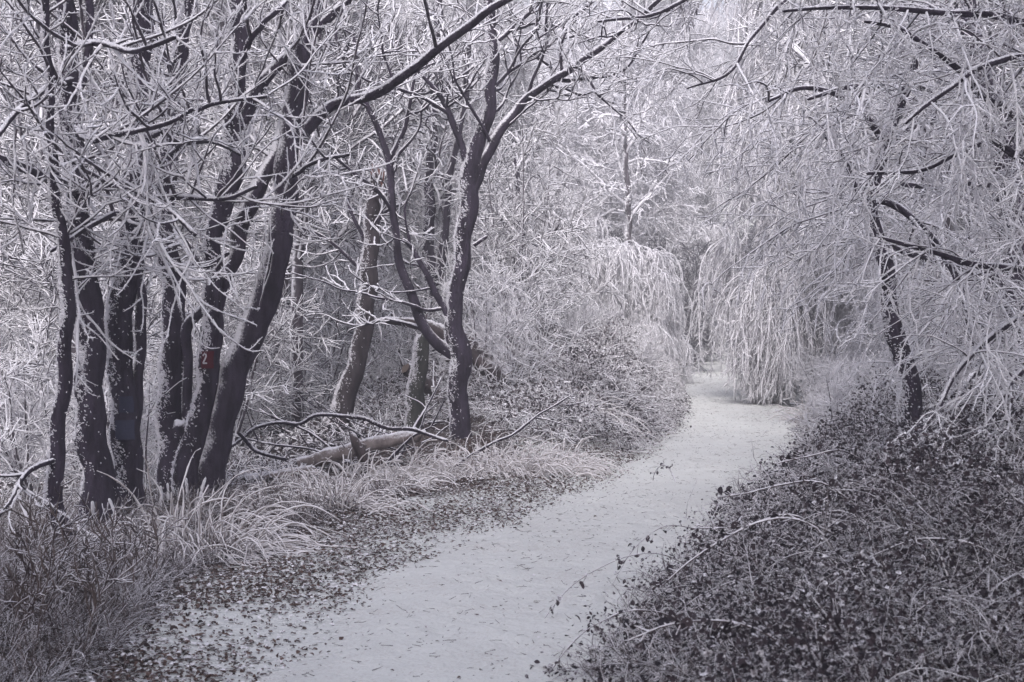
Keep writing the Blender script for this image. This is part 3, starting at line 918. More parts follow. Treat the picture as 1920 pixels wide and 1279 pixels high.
# ------------------------------------------------------------------ background trees
def bg_tree(name, rng, height, n1, l1, rt, up, droop, trunk_r, sides=3, start=0.2, dens=1.0, stems=1, mat=None):
    root = empty(name, (0, 0, 0))
    b = MB()
    c = MB()
    for k in range(stems):
        a = rng.uniform(0, 6.28)
        sp = 0.0 if stems == 1 else 0.35
        S0 = np.array([[sp * 0.3 * math.cos(a), sp * 0.3 * math.sin(a), -0.15]])
        D0 = np.array([[sp * math.cos(a), sp * math.sin(a), 1.0]])
        P0 = grow(rng, S0, D0, np.array([height * rng.uniform(0.85, 1.05)]), 14, 0.055, (0, 0, 0.05))
        b.tubes(P0, np.linspace(trunk_r, trunk_r * 0.15, 14)[None] * rng.uniform(0.9, 1.1, (1, 14)), 8, 0)
        m = n1 // stems
        s1, d1, i1, t1 = spawn(rng, P0, m, start, 1.0, 0.95 - 0.35 * up, 0.2)
        L1 = rng.uniform(0.7, 1.2, m) * l1 * (1.2 - 0.85 * t1)
        P1 = grow(rng, s1, d1, L1, 9, 0.15, (0, 0, 0.08 * up - 0.08 * droop))
        ra = np.minimum(trunk_r * 0.35, 0.012 + 0.016 * L1)
        c.tubes(P1, radii(rng, ra, ra * 0.6, 9, 0.1), 4, 0)
        n2 = np.maximum(3, (L1 * 7 * dens).astype(int))
        s2, d2, i2, t2 = spawn(rng, P1, n2, 0.12, 1.0, 0.8, 0.25)
        L2 = l1 * rng.uniform(0.16, 0.42, len(s2)) * (1.15 - 0.5 * t2)
        P2 = grow(rng, s2, d2, L2, 6, 0.13, (0, 0, 0.06 * up - 0.16 * droop))
        r2 = rt * rng.uniform(0.8, 1.1, len(s2))
        c.tubes(P2, radii(rng, r2, r2 * 0.75, 6), sides, 0)
        n3 = np.maximum(2, (L2 * 9 * dens).astype(int))
        s3, d3, i3, t3 = spawn(rng, P2, n3, 0.1, 1.0, 0.8, 0.3)
        L3 = rng.uniform(0.10, 0.36, len(s3))
        P3 = grow(rng, s3, d3, L3, 4, 0.14, (0, 0, 0.05 * up - 0.2 * droop))
        r3 = rt * rng.uniform(0.6, 0.95, len(s3))
        c.tubes(P3, radii(rng, r3, r3 * 0.75, 4), 3, 0)
    b.build('trunk', M_FARTRUNK, root)
    c.build('crown', mat or M_FAR, root)
    return root


M_DARK = frosted('dark_needles', (0.035, 0.033, 0.042), FROST, 0.45, 1.1, nscale=9, namp=1.0, bump=0)
rng = np.random.default_rng(77)
protos = {
    'tall': [bg_tree('frosted_tree', rng, 12.0, 50, 2.8, 0.0145, 0.9, 0.1, 0.11, start=0.18, dens=1.6, mat=M_MID) for _ in range(3)],
    'weep': [bg_tree('frosted_tree', rng, 9.5, 46, 2.4, 0.018, 0.2, 1.0, 0.09, start=0.12, dens=1.7) for _ in range(3)],
    'sap': [bg_tree('frosted_sapling', rng, 4.2, 33, 1.5, 0.0115, 0.6, 0.3, 0.03, start=0.08, stems=3, dens=1.5, mat=M_MID) for _ in range(3)],
    'dark': [bg_tree('evergreen_bush', rng, 4.5, 44, 1.7, 0.014, 0.6, 0.5, 0.05, start=0.05, stems=2, dens=1.8, mat=M_DARK) for _ in range(2)],
    'shrub': [bg_tree('frosted_shrub', rng, 1.7, 40, 0.8, 0.009, 0.5, 0.25, 0.02, start=0.05, stems=5, dens=1.6) for _ in range(3)],
}
used = {}


def put(kind, i, x, y, s, rz, label, group, cat):
    p = protos[kind][i % len(protos[kind])]
    o = p if id(p) not in used else copy_tree(p)
    used[id(p)] = 1
    o.location = (x, y, float(H(x, y)) - 0.05)
    o.rotation_euler = (0, 0, rz)
    o.scale = (s, s, s * rng.uniform(0.9, 1.12))
    tag(o, label, cat, group)
    return o


def clear_of_path(x, y, m=0.8):
    return (x < edge_l(y) - m) or (x > edge_r(y) + m)


def scatter(kind, n, xr, yr, s, label, group, cat, mind, keepout=None, placed=[]):
    k = tries = 0
    while k < n and tries < n * 40:
        tries += 1
        y = rng.uniform(*yr)
        x0, x1 = xr(y)
        x = rng.uniform(x0, x1)
        if not clear_of_path(x, y, 0.9 if kind in ('tall', 'weep', 'sap') else 0.5):
            continue
        if keepout is not None and keepout(x, y):
            continue
        if any((x - a) ** 2 + (y - b_) ** 2 < (mind * (1 if c == kind else 0.5)) ** 2 for a, b_, c in placed):
            continue
        placed.append((x, y, kind))
        put(kind, rng.integers(0, 3), x, y, rng.uniform(*s), rng.uniform(0, 6.28), label, group, cat)
        k += 1


VX = 960 / FPX
vis = lambda y: (-VX * y * 1.12, VX * y * 1.12)
left_of = lambda y: (-VX * y * 1.15, min(edge_l(y) - 1.0, 0.6))
right_of = lambda y: (edge_r(y) + 1.0, VX * y * 1.15)
corr = lambda x, y: abs(x - (edge_l(y) + edge_r(y)) / 2) < 2.6 and y < 66
scatter('tall', 34, left_of, (17, 48), (0.75, 1.1), 'slender frosted tree standing in the woodland behind the dark clump of trunks', 'frosted trees in the wood beyond the clump', 'tree', 1.6, keepout=lambda x, y: corr(x, y) or (y < 24 and x > -2.6))
scatter('sap', 34, left_of, (13.5, 38), (0.7, 1.1), 'low many-stemmed frosted sapling under the trees beyond the clump', 'frosted saplings beyond the clump', 'sapling', 1.0, keepout=lambda x, y: (y < 22 and x > -2.0))
scatter('tall', 22, right_of, (17, 50), (0.7, 1.05), 'frosted tree standing on the bank behind the bramble thicket', 'frosted trees behind the brambles', 'tree', 1.5, keepout=lambda x, y: corr(x, y) or (20 < y < 30 and x < 8))
scatter('sap', 18, right_of, (14, 34), (0.7, 1.0), 'bushy frosted sapling on the bank beyond the brambles', 'frosted saplings on the bramble bank', 'sapling', 1.0, keepout=lambda x, y: corr(x, y) or x < edge_r(y) + 1.8)
for i, (x, y, sc) in enumerate([(5.0, 51, 1.15), (3.6, 43.5, 0.95), (1.6, 45, 1.0), (4.7, 42.5, 0.85), (0.0, 46, 0.9), (2.4, 49, 1.2)]):
    put('dark', i, x, y, sc, i * 1.7, 'dark lightly frosted bush in the hollow behind the dome-shaped birch', 'dark bushes in the hollow', 'bush')
scatter('weep', 26, lambda y: (-4, 16), (50, 74), (1.0, 1.35), 'pale frosted tree filling the hazy hollow where the path disappears', 'frosted trees in the hollow beyond the path', 'tree', 1.5, keepout=lambda x, y: corr(x, y))
scatter('weep', 60, vis, (46, 72), (0.8, 1.15), 'drooping white frosted tree at the foot of the hazy slope', 'drooping frosted trees below the slope', 'tree', 1.7, keepout=lambda x, y: corr(x, y))
scatter('tall', 36, lambda y: (-0.12 * y, 0.34 * y), (62, 120), (1.15, 1.5), 'tall slim frosted tree among the drooping ones on the slope', 'tall frosted trees on the slope', 'tree', 2.5, keepout=lambda x, y: corr(x, y))
scatter('weep', 110, vis, (72, 140), (1.0, 1.6), 'hazy white frosted tree high on the wooded slope', 'frosted trees on the hazy slope', 'tree', 2.2)
scatter('shrub', 40, left_of, (12.5, 36), (0.6, 1.1), 'small frosted shrub on the woodland floor near the fallen log', 'frosted shrubs on the woodland floor', 'shrub', 0.7, keepout=lambda x, y: (y < 19 and x > -2.9))

scatter('shrub', 16, lambda y: (edge_l(y) - 4.2, edge_l(y) - 0.7), (20, 38), (0.35, 0.65), 'short frosted shrub growing on the mound by the path', 'frosted shrubs on the mound', 'shrub', 0.7)
scatter('shrub', 30, lambda y: (edge_r(y) + 0.4, edge_r(y) + 2.6), (14, 30), (0.35, 0.75), 'frosted shrub at the far end of the brambles beside the path', 'frosted shrubs by the far brambles', 'shrub', 0.6)

put('tall', 1, 9.2, 76, 1.75, 0.4, 'tall slim frosted tree among the drooping ones on the slope', 'tall frosted trees on the slope', 'tree')
put('tall', 2, 7.6, 82, 1.75, 2.4, 'tall slim frosted tree among the drooping ones on the slope', 'tall frosted trees on the slope', 'tree')
# unseen trees added round the camera to shade the near verge and brambles
for i, (x, y, s) in enumerate([(-4.2, -2.5, 1.5), (-6.5, 0.5, 1.45), (4.8, -2.0, 1.5), (7.2, 0.5, 1.45), (-2.6, -7.0, 1.6), (3.2, -6.5, 1.6), (-0.3, -11, 1.6), (-8, -5, 1.6), (8.5, -5.5, 1.6), (-6, -11, 1.6), (6, -11, 1.6), (0.8, -17, 1.6), (-2.4, -3.6, 1.5), (2.7, -4.2, 1.5), (-4.6, -9, 1.6), (4.4, -9, 1.6)]):
    put('tall', i, x, y, s, i * 1.3, 'unseen tall frosted tree added round the viewpoint to shade the foreground', 'added shade trees round the viewpoint', 'tree')

# ------------------------------------------------------------------ fallen wood
def log(name, label, rows, d, rng, mat, cat='log', S=14, caps=True, flakes=0, group=None):
    pts = stem_pts(rows, d)
    b = MB()
    Q = stem_mesh(b, rng, pts, S=S, step=0.04, rough=0.2, wiggle=0.014)
    if caps:
        ring = b.v[0]
        K = len(ring) // S
        for r in (0, K - 2):
            cc = ring[r * S:(r + 1) * S]
            n0 = len(cc)
            b.add(np.vstack([cc, cc.mean(0)]), [[i, (i + 1) % n0, n0] for i in range(n0)], 1)
    for k in range(5 if S > 9 else 0):
        i = int(rng.integers(2, max(3, len(Q) - 2)))
        dv = nrm(np.array([rng.normal(0, 1), rng.normal(0, 1), rng.normal(0.5, 0.8)]))
        Ls = Q[i, 3] * rng.uniform(1.3, 2.6)
        sp = grow(rng, Q[i:i + 1, :3], dv[None], np.array([Ls]), 4, 0.15)
        b.tubes(sp, np.array([[0.35, 0.3, 0.26, 0.2]]) * Q[i, 3] * rng.uniform(0.6, 1.1), 6, 0)
    if flakes:
        rime_flakes(b, rng, Q, flakes, 2, wind=(-0.1, -0.1, 1.0))
    p = Q[0, :3]
    o = b.build(name, [mat, M_CUT, M_RIME], loc=p)
    o.location = p
    tag(o, label, cat, group)
    return o


M_CUT = plain('cut_wood', (0.17, 0.13, 0.11))
rng = np.random.default_rng(31)
log('fallen_log', 'long pale frosted birch log lying propped behind the verge grass', [(560, 872, 26), (610, 858, 27), (680, 838, 26), (740, 826, 25), (782, 816, 24)], 14.6, rng, M_LOG, flakes=250)
log('fallen_log', 'half-buried shorter log piece lying on the floor beside the forked tree', [(430, 912, 28), (490, 900, 27), (545, 890, 22), (585, 880, 18)], 13.6, rng, M_LOG, flakes=150)
log('broken_post', 'short dark broken post standing against the long log', [(688, 892, 18), (680, 860, 19), (672, 836, 18), (666, 816, 12)], 14.2, rng, M_DEAD, 'post', flakes=60)
log('rotten_log', 'dark rotting fallen trunk leaning on the mound behind the curved tree', [(945, 712, 46), (915, 685, 46), (880, 655, 42), (830, 625, 32), (780, 606, 20), (725, 598, 12)], 19.5, rng, M_DEAD, 'log', flakes=300)
log('rotten_log', 'second dark broken trunk piece sloping down beside the mossy stub', [(760, 690, 22, -.2), (800, 720, 24), (830, 752, 26)], 19.0, rng, M_DEAD, 'log', flakes=80)
log('fallen_branch', 'bent bare branch arching from the forked tree across above the log', [(430, 838, 6), (470, 806, 6), (520, 792, 7), (560, 795, 7), (600, 778, 7), (650, 781, 8), (690, 786, 8), (725, 802, 8), (770, 806, 7), (838, 826, 6)], 13.6, rng, M_LIMB, 'branch', S=8, caps=False, flakes=250)
log('fallen_branch', 'thin forked branch dropping from the forked tree to the log end', [(445, 812, 7), (470, 840, 8), (500, 852, 8), (535, 862, 6)], 13.3, rng, M_LIMB, 'branch', S=8, caps=False, flakes=80)
for k in range(22):
    px, py = rng.uniform(560, 850), rng.uniform(770, 860)
    p = on_ground(px, py + 30)
    dv = nrm(np.array([rng.normal(0, 1), rng.normal(0, 0.6), rng.uniform(-0.05, 0.55)]))
    P = grow(rng, p[None] + np.array([[0, 0, 0.03]]), dv[None], np.array([rng.uniform(0.5, 1.5)]), 9, 0.10)
    r_k = rng.uniform(0.008, 0.020)
    b = MB()
    rtubes(b, rng, P, np.array([r_k]), np.array([r_k * 0.5]), 3, 7, 0, 0.12)
    s2, d2, _, _ = spawn(rng, P, 5, 0.2, 0.95, 0.7, 0.2)
    P2 = grow(rng, s2, d2, rng.uniform(0.1, 0.45, 5), 6, 0.12)
    rtubes(b, rng, P2, np.full(5, r_k * 0.5), np.full(5, r_k * 0.3), 2, 5, 0, 0.15)
    o = b.build('dead_stick', M_LIMB, loc=p)
    o.location = p
    tag(o, 'thin dead stick lying in the brushwood around the long pale log', 'stick', 'dead sticks around the log')
log('fallen_branch', 'dark crooked stick poking out of the mound top', [(1038, 708, 12), (1060, 685, 13), (1085, 668, 11), (1108, 655, 7)], 25.0, rng, M_DEAD, 'branch', S=9, flakes=60)
log('fallen_branch', 'dark stick lying across the path edge beyond the mound', [(1225, 668, 12), (1255, 677, 12), (1285, 684, 9)], 35.0, rng, M_DEAD, 'branch', S=9)
log('rotten_stump', 'small black rotten stump on the crest of the mound', [(1195, 676, 30), (1194, 664, 32), (1198, 655, 26), (1204, 650, 12)], 31.0, rng, M_DEAD, 'stump')

# ------------------------------------------------------------------ leaves, undergrowth, grass
T_UV = np.array([[0, 0], [0.22, 0.34], [0.52, 0.46], [0.82, 0.26], [1, 0], [0.82, -0.26], [0.52, -0.46], [0.22, -0.34], [0.48, 0.0]])
T_F = np.array([[i, (i + 1) % 8, 8] for i in range(8)])


def leaves(b, rng, C, A, N, L, W, fold=0.25, curl=0.3, mat=0):
    """C centres (n,3), A axis, N normal, L length, W width"""
    n = len(C)
    A = nrm(A)
    Bv = nrm(np.cross(N, A))
    N = np.cross(A, Bv)
    u = T_UV[None, :, 0] - 0.5
    v = T_UV[None, :, 1]
    h = fold * np.abs(v) * W[:, None] * 2 * rng.uniform(-0.3, 1.2, (n, 1)) - curl * (u ** 2) * L[:, None] * rng.uniform(-0.4, 1.5, (n, 1)) + rng.normal(0, 0.05, (n, 9)) * L[:, None]
    V = C[:, None] + A[:, None] * (u * L[:, None])[..., None] + Bv[:, None] * (v * W[:, None])[..., None] + N[:, None] * h[..., None]
    rim = np.tile(np.array([1.] * 8 + [0.]), n)
    f = (T_F[None] + (np.arange(n) * 9)[:, None, None]).reshape(-1, 3)
    b.add(V, f, mat, rim)


def rand_dirs(rng, n, zmul=1.0):
    q = rng.normal(0, 1, (n, 3))
    q[:, 2] *= zmul
    return nrm(q)


# fallen leaves on the snow of the verge
rng = np.random.default_rng(41)
n = 150000
y = 3.5 + 22 * rng.random(n) ** 1.5
s = rng.gamma(2.0, 0.8, n) - 0.28
x = edge_l(y) - s
keep = (np.sin(x * 2.3 + y * 1.1) + np.sin(y * 2.9 - x * 1.7) + rng.normal(0, 1.2, n) > -0.9) & (x > -VX * y * 1.15) & (s > -0.26)
keep &= rng.random(n) < ss(-0.28, 0.65, s)
x, y = x[keep], y[keep]
n = len(x)
b = MB()
nor = nrm(rand_dirs(rng, n) * 0.45 + np.array([0, 0, 1.0]))
Ls = rng.uniform(0.012, 0.038, n)
leaves(b, rng, np.stack([x, y, H(x, y) + 0.002 + 0.014 * rng.random(n)], 1), rand_dirs(rng, n, 0.2), nor, Ls, Ls * rng.uniform(0.45, 0.8, n), 0.3, 0.5)
# a few strays on the path
m = 420
y = 3.5 + 40 * rng.random(m) ** 1.6
x = edge_l(y) + (edge_r(y) - edge_l(y)) * rng.random(m) ** 1.6
Ls = rng.uniform(0.01, 0.03, m)
leaves(b, rng, np.stack([x, y, np.full(m, 0.042)], 1), rand_dirs(rng, m, 0.1), nrm(rand_dirs(rng, m) * 0.25 + np.array([0, 0, 1.0])), Ls, Ls * 0.6, 0.3, 0.5)
tag(b.build('leaf_litter', M_DRYLEAF, attr='rim', smooth=False), kind='stuff')
# bits of twig on the path snow
b = MB()
m = 4500
y = 3.5 + 40 * rng.random(m) ** 1.5
x = edge_l(y) + (edge_r(y) - edge_l(y)) * rng.random(m)
P = grow(rng, np.stack([x, y, np.full(m, 0.038)], 1), rand_dirs(rng, m, 0.05) * np.array([1.5, 1, 1]), 0.012 + 0.06 * rng.random(m) ** 3, 4, 0.2)
b.tubes(P, radii(rng, np.full(m, 0.0016), np.full(m, 0.001), 4), 4, 0)
tag(b.build('twig_litter', plain('dark_twig', (0.07, 0.052, 0.048))), kind='stuff')


def undergrowth(name, rng, x, y, hmax, nleaf, leaf_l, mat_leaf, nst, stem_l, rt, ntw, mat_stem=None):
    """tangle of leaves and stems over ground points; hmax per point"""
    b = MB()
    pick = rng.integers(0, len(x), nleaf)
    jx = x[pick] + rng.normal(0, 0.12, nleaf)
    jy = y[pick] + rng.normal(0, 0.12, nleaf)
    hh = hmax[pick] * np.sqrt(rng.random(nleaf))
    L = rng.uniform(*leaf_l, nleaf)
    nor = nrm(rand_dirs(rng, nleaf) * 0.9 + np.array([-0.15, -0.35, 0.75]))
    leaves(b, rng, np.stack([jx, jy, H(jx, jy) + hh], 1), rand_dirs(rng, nleaf, 0.6), nor, L, L * rng.uniform(0.55, 0.8, nleaf), 0.35, 0.4, 0)
    pick = rng.integers(0, len(x), nst)
    S0 = np.stack([x[pick], y[pick], H(x[pick], y[pick]) + hmax[pick] * rng.uniform(0, 0.6, nst)], 1)
    P = grow(rng, S0, rand_dirs(rng, nst, 0.5) + np.array([0, 0, 0.55]), rng.uniform(*stem_l, nst) * np.clip(0.25 + 1.6 * hmax[pick], 0.3, 1.0), 9, 0.14, (0, 0, -0.14))
    gz = H(P[..., 0], P[..., 1])
    P[..., 2] = np.maximum(P[..., 2], gz + 0.02)
    r = rt * rng.uniform(0.6, 1.2, nst)
    b.tubes(P, radii(rng, r, r * 0.7, 9), 4, 1)
    s2, d2, i2, t2 = spawn(rng, P, ntw, 0.1, 1.0, 0.8, 0.3)
    P2 = grow(rng, s2, d2, rng.uniform(0.04, 0.22, len(s2)), 4, 0.25)
    r2 = rt * rng.uniform(0.5, 0.9, len(s2))
    b.tubes(P2, radii(rng, r2, r2 * 0.7, 4), 3, 1)
    return tag(b.build(name, [mat_leaf, mat_stem or M_WEED], attr='rim'), kind='stuff')


# bramble thicket
rng = np.random.default_rng(51)
n = 60000
y = 2.6 + 20 * rng.random(n) ** 1.3
r = rng.random(n) ** 0.8 * (VX * y * 1.1 + 0.6 - edge_r(y))
x = edge_r(y) - np.interp(y, [3, 5, 6.3, 7.1, 8.5, 10.7, 12.2, 15], [.85, .8, .74, .66, .46, .14, .0, -.05]) + r
k = r > 0
x, y, r = x[k], y[k], r[k]
hm = (0.12 + 0.62 * ss(0.0, 0.9, r)) * (0.72 + 0.3 * np.sin(x * 2.1 + 0.7) * np.sin(y * 1.6) + 0.30 * np.sin(x * 4.3 + y) * np.sin(y * 3.7 - x * 2)) * (1 - 0.35 * ss(14, 20, y))
undergrowth('bramble_thicket', rng, x, y, hm, 120000, (0.011, 0.034), M_BRAMBLE, 9000, (0.2, 0.6), 0.0027, 9, M_WEED3)
# whiter, stemmy growth farther up the same bank
rng = np.random.default_rng(56)
k = (y > 8.5) & (rng.random(len(y)) < ss(8.5, 12, y))
undergrowth('frosted_brambles', rng, x[k], y[k], hm[k] * 1.05, 9000, (0.02, 0.045), M_IVY, 4200, (0.2, 0.6), 0.0052, 6)
# cover on the mound
rng = np.random.default_rng(52)
n = 40000
y = 15.5 + 26 * rng.random(n)
s = rng.random(n) * 5.0
x = edge_l(y) - 0.15 - s
k = (mound_h(x, y) > 0.12) & ~((y < 18) & (x < -0.1))
x, y, s = x[k], y[k], s[k]
hm = 0.12 + 0.38 * ss(0, 0.6, s) * (0.7 + 0.4 * np.sin(x * 2.7) * np.sin(y * 1.9))
undergrowth('mound_undergrowth', rng, x, y, hm, 34000, (0.026, 0.058), M_IVY, 7500, (0.2, 0.65), 0.0075, 5)
# darker brambles on the flank of the mound above the path
rng = np.random.default_rng(55)
n = 30000
y = 16.5 + 16 * rng.random(n)
s = rng.random(n) * 1.5
x = edge_l(y) - 0.1 - s
k = mound_h(x, y) > 0.02
x, y, s = x[k], y[k], s[k]
hm = (0.12 + 0.35 * ss(0, 0.5, s)) * (0.7 + 0.4 * np.sin(x * 2.1) * np.sin(y * 1.3))
undergrowth('mound_brambles', rng, x, y, hm, 18000, (0.025, 0.05), M_BRAMBLE, 4200, (0.25, 0.7), 0.0055, 5)
# weeds at the near corner and under the clump
rng = np.random.default_rng(53)
n = 40000
y = 3.6 + 12 * rng.random(n) ** 1.1
s0 = 0.85 + 0.45 * ss(6.5, 9.0, y)
s = s0 + rng.random(n) * 5
x = edge_l(y) - s
k = (x > -VX * y * 1.15) & ~((y > 12.3) & (x > -2.9) & (x < -0.1)) & ((y < 9.0) | (rng.random(n) < 0.35))
x, y, s, s0 = x[k], y[k], s[k], s0[k]
hm = (0.02 + (0.03 + 0.20 * ss(8.6, 5.8, y)) * ss(0.0, 1.3, s - s0)) * (0.75 + 0.4 * np.sin(x * 2.2 + 1) * np.sin(y * 1.7))
undergrowth('weedy_undergrowth', rng, x, y, hm, 26000, (0.018, 0.042), M_WEEDLEAF, 6500, (0.12, 0.42), 0.0032, 6, M_WEED2)
# woodland floor farther in
rng = np.random.default_rng(54)
n = 40000
y = 13 + 28 * rng.random(n)
x = -VX * y * 1.15 + rng.random(n) * (edge_l(y) - 3.0 + VX * y * 1.15)
hm = np.where((y < 15.6) & (x > -2.9) & (x < 0.2), 0.14, 0.32) * (0.6 + 0.5 * np.sin(x * 1.3) * np.sin(y * 1.1))
undergrowth('woodland_floor_growth', rng, x, y, np.maximum(hm * ss(12.5, 19, y), 0.05), 18000, (0.04, 0.08), M_IVY, 5500, (0.2, 0.7), 0.010, 4)


# grass
def tussock(rng, p, n, L, r, lean, spread, name, label, group):
    b = MB()
    a = rng.uniform(0, 6.28, n)
    S0 = np.stack([np.cos(a), np.sin(a), np.zeros(n)], 1) * (spread * np.sqrt(rng.random(n)))[:, None]
    S0[:, 2] = H(S0[:, 0] + p[0], S0[:, 1] + p[1]) - p[2] - 0.02
    D = np.stack([np.cos(a) * 0.5 + lean[0], np.sin(a) * 0.5 + lean[1], np.full(n, 1.1)], 1) + rng.normal(0, 0.25, (n, 3))
    LL = L * rng.uniform(0.45, 1.15, n)
    P = grow(rng, S0, D, LL, 11, 0.09, (lean[0] * 0.08, lean[1] * 0.08, -0.20))
    br = rng.random(n) < 0.3          # broken blades hang straight down past the break
    kb = rng.integers(4, 8, n)
    for i in np.where(br)[0]:
        st = LL[i] / 10 * nrm(np.array([rng.normal(0, .5), rng.normal(0, .5), -1.0]))
        for k in range(kb[i], 11):
            P[i, k] = P[i, k - 1] + st
    gz = H(P[..., 0] + p[0], P[..., 1] + p[1]) - p[2]
    P[..., 2] = np.maximum(P[..., 2], gz + 0.01)
    rr = r * rng.uniform(0.6, 1.2, n)
    b.tubes(P, radii(rng, rr, rr * 0.55, 11, 0.32), 4, 0)
    o = b.build(name, M_GRASS)
    o.location = p
    tag(o, label, 'grass', group)
    return o


rng = np.random.default_rng(61)
tussock(rng, on_ground(395, 1035), 240, 0.80, 0.0068, (0.30, -0.3), 0.36, 'grass_tussock', 'largest arching frosted grass tussock at the foot of the forked tree', None)
tussock(rng, on_ground(265, 1035), 60, 0.34, 0.0065, (-0.3, -0.2), 0.2, 'grass_tussock', 'bleached grass tussock in front of the blue-marked trunk', None)
for i, (px, py) in enumerate([(585, 955), (640, 940), (690, 925), (735, 915), (770, 902), (820, 892), (860, 893), (905, 888), (950, 888), (990, 890), (1040, 880), (610, 915), (700, 895), (560, 930), (520, 960), (1075, 870), (930, 870), (655, 960)]):
    tussock(rng, on_ground(px, py), 90, rng.uniform(0.26, 0.5), 0.0075, (rng.uniform(-0.2, 0.5), rng.uniform(-0.4, 0.1)), rng.uniform(0.2, 0.4), 'grass_tussock', 'small pale frosted grass tussock in the row along the path verge', 'verge grass tussocks')
tussock(rng, on_ground(1100, 800), 90, 0.9, 0.008, (0.7, -0.1), 0.2, 'grass_tussock', 'combed pale grass tuft on the flank of the mound', None)
tussock(rng, on_ground(1525, 790), 120, 0.55, 0.010, (-0.2, -0.2), 0.35, 'grass_tussock', 'buff grass tuft where the brambles meet the path bend', None)
tussock(rng, on_ground(1240, 690), 90, 0.6, 0.013, (0.2, -0.2), 0.4, 'grass_tussock', 'pale grass tuft on the far crest beside the path', None)

# frosted upright stalks
def stalk(p, rows_dir, L, r, rng, label, group, mat, twigs=8, name='frosted_stalk'):
    b = MB()
    P = grow(rng, np.zeros((1, 3)), np.array([rows_dir]), np.array([L]), 10, 0.06)
    b.tubes(P, radii(rng, np.array([r]), np.array([r * 0.7]), 10), 5, 0)
    if twigs:
        s2, d2, _, _ = spawn(rng, P, twigs, 0.3, 1.0, 0.7, 0.2)
        P2 = grow(rng, s2, d2, rng.uniform(0.08, 0.3, twigs), 5, 0.2)
        r2 = np.full(twigs, r * 0.75)
        b.tubes(P2, radii(rng, r2, r2 * 0.8, 5), 4, 0)
        s3, d3, _, _ = spawn(rng, P2, 4, 0.3, 1.0, 0.7, 0.2)
        P3 = grow(rng, s3, d3, rng.uniform(0.03, 0.1, len(s3)), 3, 0.2)
        r3 = np.full(len(s3), r * 0.65)
        b.tubes(P3, radii(rng, r3, r3, 3), 4, 0)
    o = b.build(name, mat)
    o.location = p
    tag(o, label, 'stalk', group)


for px, py, dx, L in [(298, 960, 0.2, 0.22), (315, 955, 0.05, 0.2), (351, 950, 0.02, 0.22), (372, 955, 0.25, 0.24), (225, 985, -0.4, 0.22), (175, 1000, -0.1, 0.25)]:
    stalk(on_ground(px, py), (dx, -0.1, 1.0), L, 0.017, rng, 'stubby thick rime-coated stalk at the feet of the clump', 'stubby rimed stalks', M_RIME, 0)
for px, py, dx, L in [(75, 1175, 0.02, 0.55), (248, 1130, 0.1, 0.42), (290, 1100, 0.15, 0.28), (30, 1180, 0.3, 0.4), (60, 1250, 0.1, 0.6), (110, 1225, -0.2, 0.45), (165, 1190, 0.1, 0.5), (20, 1230, 0.2, 0.5), (120, 1150, 0.3, 0.36), (220, 1170, -0.1, 0.35), (150, 1250, 0.2, 0.5), (15, 1265, 0.3, 0.6), (40, 1110, 0.2, 0.3)]:
    stalk(on_ground(px, py), (dx, 0.0, 1.0), L, 0.0045, rng, 'tall twiggy frosted weed in the undergrowth before the clump', 'frosted weeds before the clump', M_WEED2, 12, 'frosted_weed')


# bramble canes arching out over the path
def cane(rows, d, rng, label):
    pts = stem_pts([(a, b_, w * 0.75) for a, b_, w in rows], d)
    Q = spline(pts, 0.04)
    p = Q[0, :3].copy()
    root = empty('bramble_cane', p)
    tag(root, label, 'bramble')
    b = MB()
    b.tubes(Q[None, :, :3], Q[None, :, 3] * rng.uniform(0.85, 1.15, len(Q)), 6, 0)
    s2, d2, _, _ = spawn(rng, poly(Q, 30), 26, 0.1, 1.0, 0.9, 0.2)
    P2 = grow(rng, s2, d2, rng.uniform(0.02, 0.07, 26), 4, 0.1)
    b.tubes(P2, radii(rng, np.full(26, 0.0035), np.full(26, 0.003), 4), 4, 0)
    b.build('stem', M_WEED3, root, loc=p)
    lf = MB()
    C = P2[:, -1]
    n = len(C)
    L = rng.uniform(0.035, 0.055, n)
    leaves(lf, rng, C, rand_dirs(rng, n) + np.array([0, 0, -0.5]), nrm(rand_dirs(rng, n) + np.array([0, -1.0, 0.3])), L, L * 0.75, 0.3, 0.4)
    lf.build('foliage', M_BRAMBLE, root, attr='rim', loc=p)


rng = np.random.default_rng(71)
cane([(1560, 1030, 7), (1530, 990, 7), (1480, 972, 7), (1420, 980, 6), (1350, 1015, 6), (1290, 1055, 5), (1240, 1100, 5)], 6.6, rng, 'long frosted bramble cane bowing down over the path')
cane([(1560, 1000, 7), (1480, 965, 6), (1400, 985, 5), (1350, 990, 5), (1300, 990, 4)], 7.0, rng, 'leafy bramble cane poking straight out over the path')
cane([(1620, 960, 7), (1540, 905, 6), (1460, 910, 5), (1400, 925, 5), (1345, 933, 4)], 7.6, rng, 'topmost leafy bramble cane reaching across the snow')
cane([(1640, 880, 6), (1580, 845, 5), (1520, 855, 5), (1460, 868, 4)], 9.5, rng, 'short bramble cane ending in one hanging dark leaf')
cane([(1500, 1240, 8), (1440, 1190, 7), (1360, 1165, 7), (1260, 1170, 6), (1180, 1200, 5)], 5.0, rng, 'lowest arching bramble cane in the near thicket')
cane([(1900, 900, 6), (1800, 870, 6), (1700, 880, 5), (1600, 905, 5), (1540, 940, 5)], 8.2, rng, 'pale cane lying over the bramble tops below the leaning tree')

